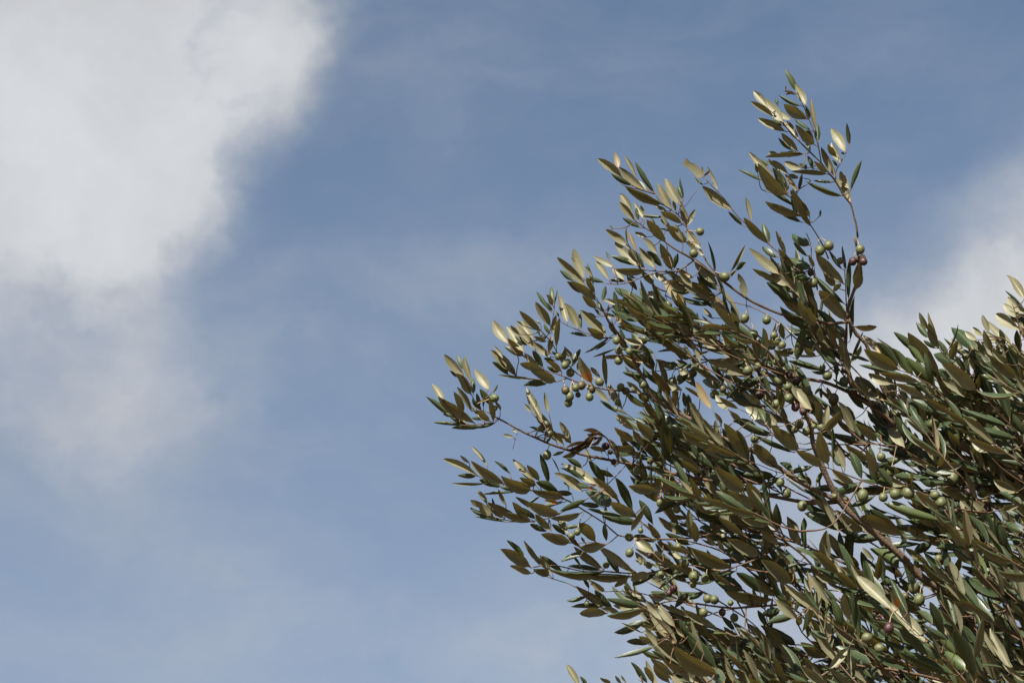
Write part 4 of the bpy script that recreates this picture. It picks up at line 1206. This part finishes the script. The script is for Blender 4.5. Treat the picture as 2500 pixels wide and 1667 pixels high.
for lf in LEAFS:
    if id(lf) in single:
        o = bpy.data.objects.new('leaf', shape_mesh(lf.k, leaf_mat(lf.look)))
        COL.objects.link(o)
        o.parent = WOOD_OBJ[lf.wood.idx]
        Ml = lf.M.copy()
        Ml[:3, 3] -= root_pos
        o.matrix_local = Matrix(Ml.tolist())
        if lf.look == 'o':
            o['label'] = 'leaf with an orange blotch near its foot'
        elif lf.look == 'd':
            o['label'] = 'dead brown curled leaf'
        elif lf.look == 'b':
            o['label'] = 'leaf with a bite out of it'

rest = [l for l in LEAFS if id(l) not in single]
V_, F_, U_, MI = [], [], [], []
off = 0
for lf in rest:
    V, UV, F = ALLSHAPES[lf.k]
    V_.append(V @ lf.M[:3, :3].T + lf.M[:3, 3] - root_pos)
    F_.append(F + off)
    U_.append(UV[F.reshape(-1)])
    MI.append(np.full(len(F), {'o': 1, 'd': 2}.get(lf.look, 0)))
    off += len(V)
me = bpy.data.meshes.new('foliage')
me.from_pydata(np.vstack(V_).tolist(), [], np.vstack(F_).tolist())
for m in (M_LEAF, M_BLOTCH, M_DEAD):
    me.materials.append(m)
uvl = me.uv_layers.new(name='leaf')
uvl.data.foreach_set('uv', np.vstack(U_).astype(np.float32).reshape(-1))
me.polygons.foreach_set('material_index', np.concatenate(MI).astype(np.int32))
me.polygons.foreach_set('use_smooth', [True] * len(me.polygons))
fo = bpy.data.objects.new('foliage', me)
COL.objects.link(fo)
fo.parent = tree
fo['kind'] = 'stuff'


# ---------------------------------------------------------------- olives
def olive_mesh(wrinkle, elong, seed):
    seg, rings = 20, 13
    V, F = [], []
    for i in range(rings + 1):
        th = math.pi * i / rings
        for j in range(seg):
            ph = 2 * math.pi * j / seg
            p = Vector((math.sin(th) * math.cos(ph), math.sin(th) * math.sin(ph), math.cos(th)))
            r = 1.0 + 0.025 * noise.noise(p * 1.3 + Vector((seed, 0, 0)))
            if wrinkle:
                r -= 0.05 + wrinkle * abs(noise.noise(p * 3.2 + Vector((seed, 3, 0)))) + wrinkle * 0.6 * abs(noise.noise(p * 6.5 + Vector((0, seed, 0))))
            V.append((p.x * r * 0.5, p.y * r * 0.5, p.z * r * 0.5 * elong))
    for i in range(rings):
        for j in range(seg):
            a, b = i * seg + j, i * seg + (j + 1) % seg
            F.append((a, a + seg, b + seg, b))
    me = bpy.data.meshes.new('olive')
    me.from_pydata(V, [], F)
    me.polygons.foreach_set('use_smooth', [True] * len(me.polygons))
    return me


OM = {}
for look in 'ghpw':
    OM[look] = []
    for s in range(3):
        mm = olive_mesh(0.30 if look == 'w' else 0.0, (1.06, 1.13, 1.20)[s], s * 7.7 + 1)
        mm.materials.append(M_OLIVE[look])
        OM[look].append(mm)

placed = []
for crop, txt in OLIVES.items():
    for tok in txt.split():
        x, y, dm, look = tok.split(',')
        px, py = src(crop, float(x), float(y))
        dm = float(dm) / S
        if any(math.hypot(px - q[0], py - q[1]) < 5 for q in placed):
            continue
        placed.append((px, py))
        i, dist = nearest(px, py - dm * 0.9, N_TRACED_SAMPLES)
        sp = SAMP['p'][i]
        d = project(sp)[2] + RNG.uniform(-0.022, -0.002)
        c = at(px, py, d)
        dia = dm / FPX * d
        o = bpy.data.objects.new('olive', OM[look][int(RNG.integers(0, 3))])
        COL.objects.link(o)
        o.parent = tree
        o.location = c - root_pos
        up = unit(unit(sp - c) + np.array([0, 0, 0.5]) + RNG.normal(0, 0.18, 3))
        o.rotation_euler = Vector(up).to_track_quat('Z', 'Y').to_euler()
        o.scale = (dia * 0.96,) * 3
        if look == 'h':
            o['label'] = 'half ripe green and purple olive'
        elif look == 'p':
            o['label'] = 'dark purple olive'
        elif look == 'w':
            o['label'] = 'shrivelled dark purple olive'
        T = Tubes()
        top = c + up * dia * 0.5
        L = np.linalg.norm(sp - top)
        tgt = sp if L < 0.06 else top + unit(sp - top) * 0.03
        mid = (top + tgt) / 2 + up * L * 0.15 + RNG.normal(0, 0.0015, 3)
        T.tube(smooth_line([np.append(tgt, 0.0009), np.append(mid, 0.0006), np.append(top - up * 0.0006, 0.0010)], 0.004), 5, 0.1, False)
        Mi = (Matrix.Translation(Vector(c)) @ o.rotation_euler.to_matrix().to_4x4() @ Matrix.Diagonal((*o.scale, 1.0))).inverted()
        T.v = [tuple(Mi @ Vector(v)) for v in T.v]
        T.build('stalk', M_STALK, o)

# the sawn stub on the upright shoot
T = Tubes()
c0 = at(*src('D', 1945, 150), 3.905)
i, _ = nearest(*src('D', 1945, 120), N_TRACED_SAMPLES)
sp = SAMP['p'][i]
nrm = unit(CAM - sp + RIGHT * 1.2 + UPV * 0.6)
a0, a1 = sp + FWD * 0.004, at(*src('D', 1988, 112), project(sp)[2] - 0.012)
T.tube(smooth_line([np.append(a0, 0.0050), np.append((a0 + a1) / 2, 0.0054), np.append(a1, 0.0053)], 0.003), 10, 0.04, False, False)
stub = T.build('stub', M_TWIG, tree)
stub.location = -Vector(root_pos)
T = Tubes()
ax = unit(a1 - a0)
T.tube(np.array([np.append(a1 - ax * 0.0005, 0.0053), np.append(a1 + ax * 0.0004, 0.0052)]), 14, 0.02, False)
cut = T.build('cut_face', M_CUT, stub)

# ---------------------------------------------------------------- trunk and limbs outside the frame
def wood_line(pts):
    return smooth_line([np.append(np.array(p[:3]) - root_pos, p[3]) for p in pts], 0.05)


T = Tubes()
T.tube(wood_line([(1.97, 4.97, -0.15, 0.25), (1.94, 4.94, 0.12, 0.18), (1.90, 4.86, 0.5, 0.145), (1.93, 4.77, 0.95, 0.13), (1.86, 4.72, 1.36, 0.12), (1.84, 4.70, 1.46, 0.085)]), 24, 0.10, False)
T.build('trunk', M_TRUNK, tree)
print('leaves', len(LEAFS), 'traced', sum(l.traced for l in LEAFS), 'seen', len(order), 'single smallest', order[min(299, len(order) - 1)].seen,
      'woods', len(WOODS), 'olives', len(placed))
